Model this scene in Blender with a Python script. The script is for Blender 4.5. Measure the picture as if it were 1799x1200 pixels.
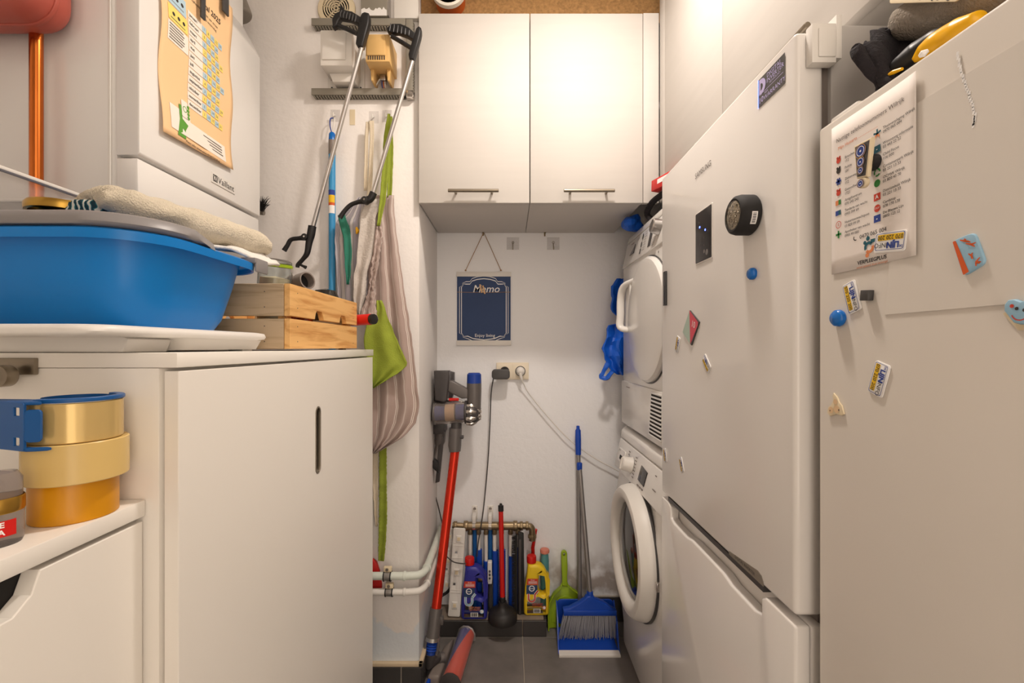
import bpy, bmesh, math, random
from mathutils import Vector, Matrix, noise
random.seed(7)
for o in list(bpy.data.objects): bpy.data.objects.remove(o)
SC = bpy.context.scene; COL = SC.collection
# ---------------------------------------------------------------- camera, world, light, exposure
F, CX, CY, H = 790.0, 895.0, 610.0, 1.154
cam = bpy.data.cameras.new('camera'); cam_o = bpy.data.objects.new('camera', cam); COL.objects.link(cam_o)
cam_o.location = (0, 0, H); cam_o.rotation_euler = (math.pi/2, 0, 0)
cam.sensor_width = 36; cam.lens = 36*F/1799; cam.shift_x = (899.5-CX)/1799; cam.shift_y = (CY-600)/1799
cam.clip_start = .02
SC.camera = cam_o
wd = bpy.data.worlds.new('world'); SC.world = wd; wd.use_nodes = True
wd.node_tree.nodes['Background'].inputs[0].default_value = (1.0, .85, .71, 1)
wd.node_tree.nodes['Background'].inputs[1].default_value = 1.32
l = bpy.data.lights.new('ceiling_lamp', 'AREA'); l.shape = 'DISK'; l.size = .13; l.energy = 7.3; l.color = (1, .89, .79)
lamp_o = bpy.data.objects.new('ceiling_lamp', l); COL.objects.link(lamp_o); lamp_o.location = (.21, .88, 2.42)
SC.view_settings.view_transform = 'Standard'; SC.view_settings.look = 'None'
SC.view_settings.exposure = 1.02; SC.view_settings.gamma = 1; SC.view_settings.use_curve_mapping = False
# ---------------------------------------------------------------- helpers
V = Vector
def W(px, py, Y): return V(((px-CX)*Y/F, Y, H-(py-CY)*Y/F))
def WX(px, py, X): return W(px, py, X*F/(px-CX))
def lin(c):
    c = c/255.0
    return c/12.92 if c <= .04045 else ((c+.055)/1.055)**2.4
def rgb(t): return (lin(t[0]), lin(t[1]), lin(t[2]), 1)
MATS = {}
def M(name, col, rough=.5, metal=0, var=0, vs=6, bump=0, bs=80, coat=0, trans=0, alpha=1, emit=0, stretch=None, ior=1.45, spec=.5, sss=0):
    m = bpy.data.materials.new(name); m.use_nodes = True; MATS[name] = m
    nt = m.node_tree; N = nt.nodes; L = nt.links; b = N['Principled BSDF']
    c = rgb(col); m.diffuse_color = c
    b.inputs['Base Color'].default_value = c; b.inputs['Roughness'].default_value = rough; b.inputs['Metallic'].default_value = metal
    b.inputs['Coat Weight'].default_value = coat; b.inputs['Coat Roughness'].default_value = .12
    b.inputs['Transmission Weight'].default_value = trans; b.inputs['Alpha'].default_value = alpha; b.inputs['IOR'].default_value = ior
    b.inputs['Specular IOR Level'].default_value = spec
    if emit: b.inputs['Emission Color'].default_value = c; b.inputs['Emission Strength'].default_value = emit
    if var or bump:
        tc = N.new('ShaderNodeTexCoord'); mp = N.new('ShaderNodeMapping'); L.new(tc.outputs['Object'], mp.inputs['Vector'])
        if stretch: mp.inputs['Scale'].default_value = stretch
    if var:
        n = N.new('ShaderNodeTexNoise'); n.inputs['Scale'].default_value = vs; n.inputs['Detail'].default_value = 5; L.new(mp.outputs[0], n.inputs['Vector'])
        r = N.new('ShaderNodeValToRGB'); L.new(n.outputs['Fac'], r.inputs[0])
        r.color_ramp.elements[0].position = .3; r.color_ramp.elements[1].position = .72
        r.color_ramp.elements[0].color = tuple(max(0, x*(1-var)) for x in c[:3])+(1,); r.color_ramp.elements[1].color = tuple(min(1, x*(1+var*.6)) for x in c[:3])+(1,)
        L.new(r.outputs[0], b.inputs['Base Color'])
    if bump:
        n = N.new('ShaderNodeTexNoise'); n.inputs['Scale'].default_value = bs; n.inputs['Detail'].default_value = 4; L.new(mp.outputs[0], n.inputs['Vector'])
        bp = N.new('ShaderNodeBump'); bp.inputs['Strength'].default_value = bump; bp.inputs['Distance'].default_value = .004
        L.new(n.outputs['Fac'], bp.inputs['Height']); L.new(bp.outputs[0], b.inputs['Normal'])
    return m
def stripes(name, base, ramp, freq, rough=.9, bump=.3):
    """cloth with woven stripes along v; ramp = [(pos, colour), ...] over one repeat of u"""
    m = M(name, base, rough, bump=bump, bs=900); nt = m.node_tree; N = nt.nodes; L = nt.links; b = N['Principled BSDF']
    uv = N.new('ShaderNodeUVMap'); sp = N.new('ShaderNodeSeparateXYZ'); L.new(uv.outputs[0], sp.inputs[0])
    mu = N.new('ShaderNodeMath'); mu.operation = 'MULTIPLY'; mu.inputs[1].default_value = freq; L.new(sp.outputs[0], mu.inputs[0])
    fr = N.new('ShaderNodeMath'); fr.operation = 'FRACT'; L.new(mu.outputs[0], fr.inputs[0])
    r = N.new('ShaderNodeValToRGB'); r.color_ramp.interpolation = 'CONSTANT'; L.new(fr.outputs[0], r.inputs[0])
    e = r.color_ramp.elements; e[0].position = 0; e[0].color = rgb(ramp[0][1]); e[1].position = ramp[1][0]; e[1].color = rgb(ramp[1][1])
    for p, c in ramp[2:]: x = e.new(p); x.color = rgb(c)
    L.new(r.outputs[0], b.inputs['Base Color']); return m
def frame(o, kind='cam'):
    R = {'cam': ((1,0,0),(0,0,1),(0,-1,0)), 'west': ((0,-1,0),(0,0,1),(-1,0,0)), 'east': ((0,1,0),(0,0,1),(1,0,0)), 'up': ((1,0,0),(0,1,0),(0,0,1))}[kind]
    return frm(o, *R)
def frm(o, r, u, n=None):
    r = V(r).normalized(); u = V(u); u = (u-r*u.dot(r)).normalized(); n = r.cross(u)
    return Matrix(((r.x,u.x,n.x,o[0]),(r.y,u.y,n.y,o[1]),(r.z,u.z,n.z,o[2]),(0,0,0,1)))
def frmu(o, u): u = V(u).normalized(); return frm(o, u.cross(V((0,-1,0))), u)
def rot2(f, deg): return f @ Matrix.Rotation(math.radians(deg), 4, 'Z')
_txt = {}
def text_mesh(s, size=1.0, bold=0.0, align='CENTER', shear=0):
    k = (s, bold, align, shear)
    if k not in _txt:
        c = bpy.data.curves.new('t', 'FONT'); c.body = s; c.size = 1; c.align_x = align; c.align_y = 'CENTER'; c.resolution_u = 2; c.offset = bold; c.shear = shear
        o = bpy.data.objects.new('t', c); me = bpy.data.meshes.new_from_object(o)
        _txt[k] = ([v.co.copy() for v in me.vertices], [tuple(p.vertices) for p in me.polygons])
        bpy.data.objects.remove(o); bpy.data.curves.remove(c); bpy.data.meshes.remove(me)
    vs, fs = _txt[k]
    return [v*size for v in vs], fs
ROOT = {}
class MB:
    def __init__(s): s.v = []; s.f = []; s.m = []; s.uv = {}
    def add(s, vs, fs, mat=0, xf=None):
        b = len(s.v)
        s.v += [(xf @ V(p)) if xf else V(p) for p in vs]
        s.f += [tuple(i+b for i in f) for f in fs]; s.m += [mat]*len(fs); return s
    def box(s, a, b, mat=0, xf=None):
        x0,y0,z0 = [min(p,q) for p,q in zip(a,b)]; x1,y1,z1 = [max(p,q) for p,q in zip(a,b)]
        return s.add([(x0,y0,z0),(x1,y0,z0),(x1,y1,z0),(x0,y1,z0),(x0,y0,z1),(x1,y0,z1),(x1,y1,z1),(x0,y1,z1)],
                     [(0,3,2,1),(4,5,6,7),(0,1,5,4),(1,2,6,5),(2,3,7,6),(3,0,4,7)], mat, xf)
    def prism(s, loop, z0, z1, mat=0, xf=None):
        n = len(loop); ar = sum(loop[i][0]*loop[(i+1)%n][1]-loop[(i+1)%n][0]*loop[i][1] for i in range(n))
        if ar < 0: loop = loop[::-1]
        vs = [(p[0],p[1],z0) for p in loop]+[(p[0],p[1],z1) for p in loop]
        fs = [tuple(range(n-1,-1,-1)), tuple(range(n,2*n))]+[(i,(i+1)%n,(i+1)%n+n,i+n) for i in range(n)]
        return s.add(vs, fs, mat, xf)
    def flat(s, loop, z=0, mat=0, xf=None): return s.add([(p[0],p[1],z) for p in loop], [tuple(range(len(loop)))], mat, xf)
    def rect(s, x0, y0, x1, y1, z=0, mat=0, xf=None): return s.flat([(x0,y0),(x1,y0),(x1,y1),(x0,y1)], z, mat, xf)
    def text(s, t, x, y, size, z=.0006, mat=0, xf=None, bold=0, align='CENTER', rot=0, shear=0):
        vs, fs = text_mesh(t, size, bold, align, shear); c, q = math.cos(rot), math.sin(rot)
        return s.add([(x+p.x*c-p.y*q, y+p.x*q+p.y*c, z) for p in vs], fs, mat, xf)
    def disc(s, x, y, r, z=0, mat=0, xf=None, n=20, ry=None):
        return s.flat([(x+r*math.cos(2*math.pi*i/n), y+(ry or r)*math.sin(2*math.pi*i/n)) for i in range(n)], z, mat, xf)
    def ringf(s, x, y, r0, r1, z=0, mat=0, xf=None, n=28, a0=0, a1=2*math.pi):
        P = [(math.cos(a0+(a1-a0)*i/n), math.sin(a0+(a1-a0)*i/n)) for i in range(n+1)]
        vs = [(x+r0*c, y+r0*q, z) for c,q in P]+[(x+r1*c, y+r1*q, z) for c,q in P]
        return s.add(vs, [(i, i+n+1, i+n+2, i+1) for i in range(n)], mat, xf)
    def tube(s, pts, r, n=10, mat=0, caps=True, xf=None, flat=1.0, up=None):
        pts = [V(p) for p in pts]; k = len(pts); rs = r if isinstance(r, (list,tuple)) else [r]*k
        T = [(pts[min(i+1,k-1)]-pts[max(i-1,0)]).normalized() for i in range(k)]
        u = V(up) if up else (V((0,0,1)) if abs(T[0].z) < .9 else V((1,0,0)))
        vs = []
        for i in range(k):
            u = (u-T[i]*u.dot(T[i])).normalized(); w = T[i].cross(u)
            vs += [pts[i]+(w*math.cos(2*math.pi*j/n)+u*math.sin(2*math.pi*j/n)*flat)*rs[i] for j in range(n)]
        fs = [(i*n+j, i*n+(j+1)%n, (i+1)*n+(j+1)%n, (i+1)*n+j) for i in range(k-1) for j in range(n)]
        if caps: fs += [tuple(range(n-1,-1,-1)), tuple(range((k-1)*n, k*n))]
        return s.add(vs, fs, mat, xf)
    def cyl(s, a, b, r, r2=None, n=20, mat=0, caps=True, xf=None): return s.tube([a, b], [r, r if r2 is None else r2], n, mat, caps, xf)
    def lathe(s, prof, o=(0,0,0), ax=(0,0,1), n=24, mat=0, xf=None, close=False):
        """prof: (r, h) along axis ax from o"""
        ax = V(ax).normalized(); u = V((1,0,0)) if abs(ax.x) < .9 else V((0,1,0)); u = (u-ax*u.dot(ax)).normalized(); w = ax.cross(u); o = V(o)
        vs = [o+ax*h+(u*math.cos(2*math.pi*j/n)+w*math.sin(2*math.pi*j/n))*max(r,1e-5) for r,h in prof for j in range(n)]
        k = len(prof)
        fs = [(i*n+j, i*n+(j+1)%n, (i+1)*n+(j+1)%n, (i+1)*n+j) for i in range(k-1) for j in range(n)]
        return s.add(vs, fs, mat, xf)
    def grid(s, fn, nu, nv, mat=0, xf=None, uv=True, wrap=False):
        b = len(s.v)
        vs = [fn(i/nu, j/nv) for j in range(nv+1) for i in range(nu+1)]
        fs = [(j*(nu+1)+i, j*(nu+1)+i+1, (j+1)*(nu+1)+i+1, (j+1)*(nu+1)+i) for j in range(nv) for i in range(nu)]
        if uv:
            for j in range(nv+1):
                for i in range(nu+1): s.uv[b+j*(nu+1)+i] = (i/nu, j/nv)
        return s.add(vs, fs, mat, xf)
    def blob(s, c, rx, ry, rz, amp=0, fq=10, n=20, mat=0, seed=0, pw=1.0):
        c = V(c); k = n//2; vs = []
        for i in range(k+1):
            th = math.pi*i/k
            for j in range(n):
                ph = 2*math.pi*j/n; d = V((math.sin(th)*math.cos(ph), math.sin(th)*math.sin(ph), math.cos(th)))
                if pw != 1: d = V([math.copysign(abs(x)**pw, x) for x in d])
                p = V((d.x*rx, d.y*ry, d.z*rz)); q = p*fq+V((seed,seed*1.7,0))
                vs.append(c+p+V(d)*amp*noise.noise(q))
        return s.add(vs, [(i*n+j, (i+1)*n+j, (i+1)*n+(j+1)%n, i*n+(j+1)%n) for i in range(k) for j in range(n)], mat)
    def loft(s, rings, mat=0, cap0=False, cap1=False, xf=None, closed=True):
        n = len(rings[0]); vs = [p for r in rings for p in r]; k = len(rings); e = n if closed else n-1
        fs = [(i*n+j, i*n+(j+1)%n, (i+1)*n+(j+1)%n, (i+1)*n+j) for i in range(k-1) for j in range(e)]
        if cap0: fs.append(tuple(range(n-1,-1,-1)))
        if cap1: fs.append(tuple(range((k-1)*n, k*n)))
        return s.add(vs, fs, mat, xf)
    def curve(s, loops, depth, bev, xf, mat=0, res=2):
        """solid with rounded edges from 2D outlines (further loops are holes); centred on the frame plane"""
        c = bpy.data.curves.new('c', 'CURVE'); c.dimensions = '2D'; c.fill_mode = 'BOTH'; c.extrude = max(depth/2-bev, 1e-5); c.bevel_depth = bev; c.bevel_resolution = res; c.offset = -bev
        for lp in loops:
            sp = c.splines.new('POLY'); sp.points.add(len(lp)-1); sp.use_cyclic_u = True
            for q, p in zip(sp.points, lp): q.co = (p[0], p[1], 0, 1)
        o = bpy.data.objects.new('c', c); me = bpy.data.meshes.new_from_object(o)
        bm = bmesh.new(); bm.from_mesh(me); bmesh.ops.remove_doubles(bm, verts=bm.verts, dist=1e-5); bmesh.ops.recalc_face_normals(bm, faces=bm.faces)
        bm.verts.index_update(); s.add([v.co.copy() for v in bm.verts], [tuple(v.index for v in f.verts) for f in bm.faces], mat, xf); bm.free()
        bpy.data.objects.remove(o); bpy.data.curves.remove(c); bpy.data.meshes.remove(me); return s
    def warp(s, fn): s.v = [V(fn(p)) for p in s.v]; return s
    def crumple(s, amp, fq, seed=0):
        s.v = [p+noise.noise_vector(p*fq+V((seed,0,0)))*amp for p in s.v]; return s
    def build(s, name, mats, parent=None, bevel=0, seg=2, angle=35, local=False, solid=0, sub=0, recalc=False):
        me = bpy.data.meshes.new(name); off = V((0,0,0)) if local or parent is None else ROOT.get(parent.name, V((0,0,0)))
        me.from_pydata([tuple(p-off) for p in s.v], [], s.f)
        for p, m in zip(me.polygons, s.m): p.material_index = m
        if s.uv:
            ul = me.uv_layers.new(name='UVMap')
            for lp in me.loops: ul.data[lp.index].uv = s.uv.get(lp.vertex_index, (0,0))
        if bevel or recalc:
            bm = bmesh.new(); bm.from_mesh(me)
            if recalc: bmesh.ops.recalc_face_normals(bm, faces=bm.faces)
            if bevel:
                ed = [e for e in bm.edges if len(e.link_faces) == 2 and e.calc_face_angle(0) > math.radians(30)]
                bmesh.ops.bevel(bm, geom=ed, offset=bevel, segments=seg, profile=.5, affect='EDGES', clamp_overlap=True)
            bm.to_mesh(me); bm.free()
        for p in me.polygons: p.use_smooth = True
        me.set_sharp_from_angle(angle=math.radians(angle))
        for m in (mats if isinstance(mats, (list,tuple)) else [mats]): me.materials.append(MATS[m] if isinstance(m, str) else m)
        o = bpy.data.objects.new(name, me); COL.objects.link(o)
        if parent is not None: o.parent = parent; ROOT[o.name] = off if not local else V((0,0,0))
        if solid: md = o.modifiers.new('s', 'SOLIDIFY'); md.thickness = solid; md.offset = 0
        if sub: md = o.modifiers.new('u', 'SUBSURF'); md.levels = sub; md.render_levels = sub
        return o
def tag(o, label, cat=None, group=None):
    o['label'] = label
    if cat: o['category'] = cat
    if group: o['group'] = group
    return o
def thing(name, label, cat, loc, group=None):
    o = bpy.data.objects.new(name, None); COL.objects.link(o); o.location = loc; o.empty_display_size = .02
    ROOT[o.name] = V(loc); return tag(o, label, cat, group)
def struct(o, label=None):
    o['kind'] = 'structure'
    if label: o['label'] = label
    return o
def stuff(o): o['kind'] = 'stuff'; return o
def one(mb, name, mats, label, cat, group=None, **k):   # a thing that is a single mesh: origin moved to its base
    c = V((sum(p.x for p in mb.v)/len(mb.v), sum(p.y for p in mb.v)/len(mb.v), min(p.z for p in mb.v)))
    mb.v = [p-c for p in mb.v]; o = mb.build(name, mats, None, **k); o.location = c; return tag(o, label, cat, group)
def arc(cx, cy, r, a0, a1, n=8, ry=None):
    return [(cx+r*math.cos(math.radians(a0+(a1-a0)*i/n)), cy+(ry or r)*math.sin(math.radians(a0+(a1-a0)*i/n))) for i in range(n+1)]
def rrect(cx, cy, hx, hy, r, n=6):
    r = min(r, hx, hy)
    return arc(cx+hx-r, cy+hy-r, r, 0, 90, n)+arc(cx-hx+r, cy+hy-r, r, 90, 180, n)+arc(cx-hx+r, cy-hy+r, r, 180, 270, n)+arc(cx+hx-r, cy-hy+r, r, 270, 360, n)
def smooth(pts, k=6):   # Catmull-Rom through 3D points
    P = [V(p) for p in pts]; P = [P[0]*2-P[1]]+P+[P[-1]*2-P[-2]]; out = []
    for i in range(1, len(P)-2):
        a,b,c,d = P[i-1:i+3]
        for t in range(k):
            t /= k; out.append(.5*((2*b)+(c-a)*t+(2*a-5*b+4*c-d)*t*t+(3*b-a-3*c+d)*t**3))
    return out+[P[-2]]
def lerp(a, b, t): return a+(b-a)*t
def interp(tab, t):     # tab: sorted [(t, v...)]
    if t <= tab[0][0]: return tab[0][1:]
    for a, b in zip(tab, tab[1:]):
        if t <= b[0]:
            k = (t-a[0])/(b[0]-a[0]); return [lerp(x, y, k) for x, y in zip(a[1:], b[1:])]
    return tab[-1][1:]
# ---------------------------------------------------------------- materials
M('paint', (238,234,230), .75, var=.05, vs=4, bump=.25, bs=60)
M('paint_white', (240,238,236), .7, var=.05, vs=5, bump=.25, bs=50)
M('ceiling_paint', (242,240,236), .9)
M('tile', (124,118,114), .45, var=.25, vs=9, bump=.15, bs=40)
M('tile_dark', (66,63,62), .4, var=.2, vs=9, bump=.12, bs=40)
M('grout', (168,158,146), .9)
M('cement', (140,126,112), .9, var=.3, vs=14, bump=.5, bs=60)
M('lath', (205,185,155), .7, var=.15, vs=12)
M('chipboard', (165,125,78), .85, var=.3, vs=120, bump=.5, bs=200)
M('cab_white', (208,203,197), .6, var=.025, vs=3, stretch=(1,1,14))
M('cab_left', (242,237,229), .32)
M('cab_inner', (214,206,194), .5)
M('gap', (30,28,27), .8)
M('steel', (150,140,125), .35, 1)
M('chrome', (205,200,195), .15, 1)
M('alu', (195,192,190), .3, 1)
M('brass', (150,132,104), .38, .85, var=.25, vs=30)
M('gold', (190,150,70), .28, 1)
M('copper', (205,112,50), .22, 1, var=.15, vs=10)
M('enamel', (234,231,227), .2, coat=.3)
M('fridge_white', (232,228,224), .22, coat=.4)
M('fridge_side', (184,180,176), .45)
M('freezer_white', (218,211,202), .34, coat=.15, var=.03, vs=4)
M('film', (222,216,208), .18)
M('plastic_white', (228,224,218), .4)
M('plastic_cream', (226,210,178), .45)
M('socket_cream', (238,226,204), .45)
M('plastic_yellowed', (226,184,118), .45, var=.12, vs=10)
M('plastic_grey', (128,118,112), .4)
M('rim_grey', (136,132,132), .4)
M('black', (28,27,28), .45)
M('black_matt', (34,32,32), .75)
M('dark_grey', (70,68,68), .4)
M('vac_grey', (104,99,97), .38, .25)
M('vac_dark', (66,62,62), .4)
M('trunking', (142,136,124), .5)
M('blue_tub', (0,124,206), .32)
M('blue', (20,70,175), .35)
M('blue_royal', (24,62,150), .4)
M('blue_disp', (14,84,150), .38)
M('blue_bag', (16,92,205), .42, bump=.6, bs=45)
M('blue_pole', (58,150,205), .35)
M('blue_magnet', (16,105,190), .25)
M('red', (205,28,22), .3)
M('red_wand', (205,48,24), .25, .55)
M('red_matt', (190,30,28), .5)
M('vessel_red', (178,84,70), .45)
M('lime', (150,178,28), .35)
M('lime_cloth', (146,160,54), .9, bump=.4, bs=300, var=.1, vs=30)
M('towel', (226,214,192), .98, bump=1.0, bs=420, var=.06, vs=60)
M('white_cloth', (226,222,216), .95, bump=.6, bs=200)
M('cream_cloth', (220,206,182), .95, bump=.5, bs=300)
M('mitt', (206,198,190), .95, bump=.7, bs=160, var=.06, vs=20)
M('black_cloth', (36,32,36), .95, bump=.6, bs=300)
M('grey_cloth', (156,146,134), .98, bump=.8, bs=350, var=.1, vs=25)
M('teal_cloth', (52,128,108), .92, bump=.4, bs=400)
M('yellow', (238,178,20), .4)
M('bottle_yellow', (240,205,40), .35)
M('bottle_blue', (52,54,150), .35)
M('paper', (240,232,226), .8)
M('paper_cal', (250,208,158), .8)
M('ink', (60,54,52), .8)
M('ink_grey', (120,110,106), .8)
M('ink_orange', (226,140,90), .8)
M('ink_blue', (50,72,150), .8)
M('ink_red', (205,72,52), .8)
M('ink_green', (60,140,70), .8)
M('ink_teal', (40,96,110), .8)
M('cal_blue', (184,212,226), .8)
M('cal_yellow', (250,224,120), .8)
M('cal_white', (246,238,226), .8)
M('hand_green', (96,160,60), .8)
M('sign_blue', (46,68,110), .6, var=.08, vs=8)
M('white_flat', (242,240,238), .6)
M('twine', (166,128,92), .95)
M('peg', (220,180,140), .8)
M('white_paint_pipe', (216,222,212), .5, var=.08, vs=25)
M('amber_tape', (214,146,12), .3)
M('tan_tape', (222,190,120), .25)
M('clear_tape', (216,186,122), .18, .35, var=.12, vs=6, stretch=(1,1,.2))
M('card_core', (214,208,206), .9)
M('glass', (235,240,240), .04, trans=1, ior=1.3)
M('clear_plastic', (240,238,236), .12, trans=.9, ior=1.15)
M('pad_clear', (232,228,226), .25, alpha=.2)
M('stick_grey', (150,146,144), .35, .6)
M('bin_clear', (190,180,175), .12, trans=.75, ior=1.2)
M('smoke_glass', (70,66,62), .06, trans=.6, ior=1.3)
M('screen', (48,46,48), .15)
M('screen_frame', (120,116,114), .4)
M('led_edge_glow', (70,90,255), .4, emit=6)
M('led_silver', (205,190,170), .25, .8, var=.5, vs=300)
M('lilac', (206,196,244), .6)
M('mint', (176,196,184), .6)
M('rose', (214,84,100), .6)
M('card_yellow', (240,196,30), .6)
M('sky', (150,190,214), .5)
M('orange', (214,92,36), .5)
M('terracotta', (188,88,30), .5)
M('foam', (232,226,214), .8)
M('bristle_grey', (158,158,164), .8)
M('bristle_black', (34,32,32), .85)
M('rubber', (40,37,36), .5)
M('teal_bottle', (90,150,155), .35)
M('salmon', (214,130,110), .5)
M('khaki', (126,118,108), .55)
M('amber_glass', (140,40,10), .1, trans=.5)
M('bear', (222,190,150), .6)
def wood(name, col, dark, sc=(3,40,40)):
    m = M(name, col, .55); nt = m.node_tree; N = nt.nodes; L = nt.links; b = N['Principled BSDF']
    tc = N.new('ShaderNodeTexCoord'); oi = N.new('ShaderNodeObjectInfo'); ad = N.new('ShaderNodeVectorMath'); ad.operation = 'ADD'
    mp = N.new('ShaderNodeMapping'); mp.inputs['Scale'].default_value = sc
    L.new(tc.outputs['Object'], ad.inputs[0]); L.new(oi.outputs['Random'], ad.inputs[1]); L.new(ad.outputs[0], mp.inputs[0])
    n = N.new('ShaderNodeTexNoise'); n.inputs['Scale'].default_value = 2.2; n.inputs['Detail'].default_value = 6; n.inputs['Distortion'].default_value = .6; L.new(mp.outputs[0], n.inputs['Vector'])
    r = N.new('ShaderNodeValToRGB'); L.new(n.outputs['Fac'], r.inputs[0]); e = r.color_ramp.elements
    e[0].position = .34; e[0].color = rgb(dark); e[1].position = .55; e[1].color = rgb(col)
    L.new(r.outputs[0], b.inputs['Base Color'])
wood('pine_side', (236,186,118), (205,146,80), (24,3,34))
wood('pine_end', (196,172,140), (160,136,104), (3,24,34))
# ================================================================ THE SETTING
YB, XL, XR, ZC = 1.90, -1.15, 1.10, 2.85          # back wall, side walls, ceiling
YP, XP = 1.52, -.305                              # pillar front and right side
YO = -1.3                                         # the room is open behind the camera
def patched(name, base, patch_col, expr):
    """paint with a patch of its own shape, flaked, or repainted with a shadow edge; expr(nodes, links, xyz, noise) -> mask socket"""
    m = M(name, base, .75, bump=.3, bs=55); nt = m.node_tree; N = nt.nodes; L = nt.links; b = N['Principled BSDF']
    tc = N.new('ShaderNodeTexCoord'); sp = N.new('ShaderNodeSeparateXYZ'); L.new(tc.outputs['Object'], sp.inputs[0])
    n = N.new('ShaderNodeTexNoise'); n.inputs['Scale'].default_value = 9; n.inputs['Detail'].default_value = 7; L.new(tc.outputs['Object'], n.inputs['Vector'])
    mx = N.new('ShaderNodeMix'); mx.data_type = 'RGBA'; mx.inputs[6].default_value = rgb(base); mx.inputs[7].default_value = rgb(patch_col)
    def mth(op, a, c=None, clamp=False):
        q = N.new('ShaderNodeMath'); q.operation = op; q.use_clamp = clamp
        for i, x in enumerate((a, c)):
            if x is None: continue
            if isinstance(x, (int,float)): q.inputs[i].default_value = x
            else: L.new(x, q.inputs[i])
        return q.outputs[0]
    L.new(expr(mth, sp.outputs, n.outputs['Fac']), mx.inputs[0]); L.new(mx.outputs[2], b.inputs['Base Color'])
def damp(m, xyz, n):   # flaking plaster low on the wall, right of the ledge
    zz = m('SUBTRACT', .30, m('ADD', xyz[2], m('MULTIPLY', m('SUBTRACT', n, .5), .35)))
    a = m('MULTIPLY', zz, 14, True); c = m('MULTIPLY', m('SUBTRACT', xyz[0], .08), 9, True)
    d = m('MULTIPLY', m('SUBTRACT', n, .42), 7, True)
    return m('MULTIPLY', m('MULTIPLY', m('MULTIPLY', a, c), d), .75)
patched('back_paint', (244,244,246), (150,132,116), damp)
def repaint_and_shade(m, xyz, n): return m('MULTIPLY', m('SUBTRACT', .235, m('ADD', xyz[2], m('MULTIPLY', m('SUBTRACT', n, .5), .30))), 60, True)  # bluish lower part: paint mismatch with a shadow edge put into the colour
patched('pillar_paint', (240,235,231), (224,230,236), repaint_and_shade)

fl = MB().box((XL, YO, -.06), (XR, YB, -.003)).build('floor', 'grout'); struct(fl)
xs = [-1.148, -.548, .052, .652, 1.252]; ys = [-1.213, -.613, -.013, .587, 1.187, 1.787, 2.387]
for i in range(4):
    for j in range(6):
        a = (max(xs[i], XL)+.002, ys[j]+.002); b = (min(xs[i+1], XR)-.002, min(ys[j+1], YB)-.002)
        MB().box((a[0], a[1], -.02), (b[0], b[1], 0)).build('tile', 'tile', fl, bevel=.0012, seg=1)
struct(MB().box((XL, YB, 0), (XR, YB+.1, ZC)).build('wall_back', 'back_paint'))
struct(MB().box((XL-.1, YO, 0), (XL, YB+.1, ZC)).build('wall_left', 'paint'))
struct(MB().box((XR, YO, 0), (XR+.1, YB+.1, ZC)).build('wall_right', 'paint_white'))
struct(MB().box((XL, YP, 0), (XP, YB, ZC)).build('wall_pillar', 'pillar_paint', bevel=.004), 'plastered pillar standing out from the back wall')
struct(MB().box((XL-.1, YO, ZC), (XR+.1, YB+.1, ZC+.08)).build('ceiling', 'ceiling_paint'))
struct(MB().box((XL, -.62, 0), (-.05, -.52, ZC)).build('wall_light_block', 'paint'), 'added unseen wall behind the camera that blocks light from the left')  # out of view, added to narrow the opening and steer the incoming light
# low ledge along the back wall
XE = .147; YL = 1.789; ZL = .068
lg = MB().box((XP, YL+.009, 0), (XE-.009, YB, ZL)).build('trim_1', 'cement', bevel=.003); struct(lg, 'low tiled ledge with a cement top along the back wall')
for a, b in ((XP+.001, .0505), (.0545, XE)): MB().box((a, YL, .001), (b, YL+.008, ZL-.004)).build('tile', 'tile_dark', lg, bevel=.001, seg=1)
MB().box((XE-.008, YL+.01, .001), (XE, YB-.001, ZL-.004)).build('tile', 'tile_dark', lg, bevel=.001, seg=1)
# skirting
bl = MB().box((XL, YP-.010, .0), (XP+.010, YP, .082)).box((XP, YP-.010, 0), (XP+.010, YL, .082)).build('baseboard_left', 'grout'); struct(bl)
for a, b in ((-1.1, -.66), (-.656, -.365), (-.361, XP+.013)): MB().box((a, YP-.014, .002), (b, YP-.009, .08)).build('tile', 'tile_dark', bl, bevel=.001, seg=1)
MB().box((XP+.009, YP-.014, .002), (XP+.014, YL-.004, .08)).build('tile', 'tile_dark', bl, bevel=.001, seg=1)
MB().box((XL, YP-.013, .082), (XP+.013, YP, .094)).box((XP, YP-.013, .082), (XP+.013, YL-.003, .094)).build('capping', 'lath', bl, bevel=.001)
bb = MB().box((XE+.003, YB-.009, 0), (XR, YB, .105)).build('baseboard_back', 'grout'); struct(bb)
for a, b in ((XE+.004, .60), (.604, XR-.001)): MB().box((a, YB-.013, .002), (b, YB-.008, .104)).build('tile', 'tile_dark', bb, bevel=.001, seg=1)
# chipboard above the wall cabinets, with a pipe coming through
YC = 1.49
struct(MB().box((XP+.002, 1.545, 2.268), (XR-.001, 1.565, ZC)).build('trim_2', 'chipboard'), 'brown chipboard panel above the back wall cabinets')
c = W(789, -12, 1.50); c.y = 1.545
t = thing('pipe_stub', 'terracotta pipe end with white rim above the wall cabinets', 'pipe', c)
MB().lathe([(.050,-.005),(.050,.06),(.046,.06),(.046,.0),(.0001,.0)], c, (0,-1,0), 32).build('pipe', 'terracotta', t)
MB().lathe([(.0505,.05),(.057,.05),(.057,.066),(.049,.068),(.047,.06)], c, (0,-1,0), 32).build('rim', 'foam', t)

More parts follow.
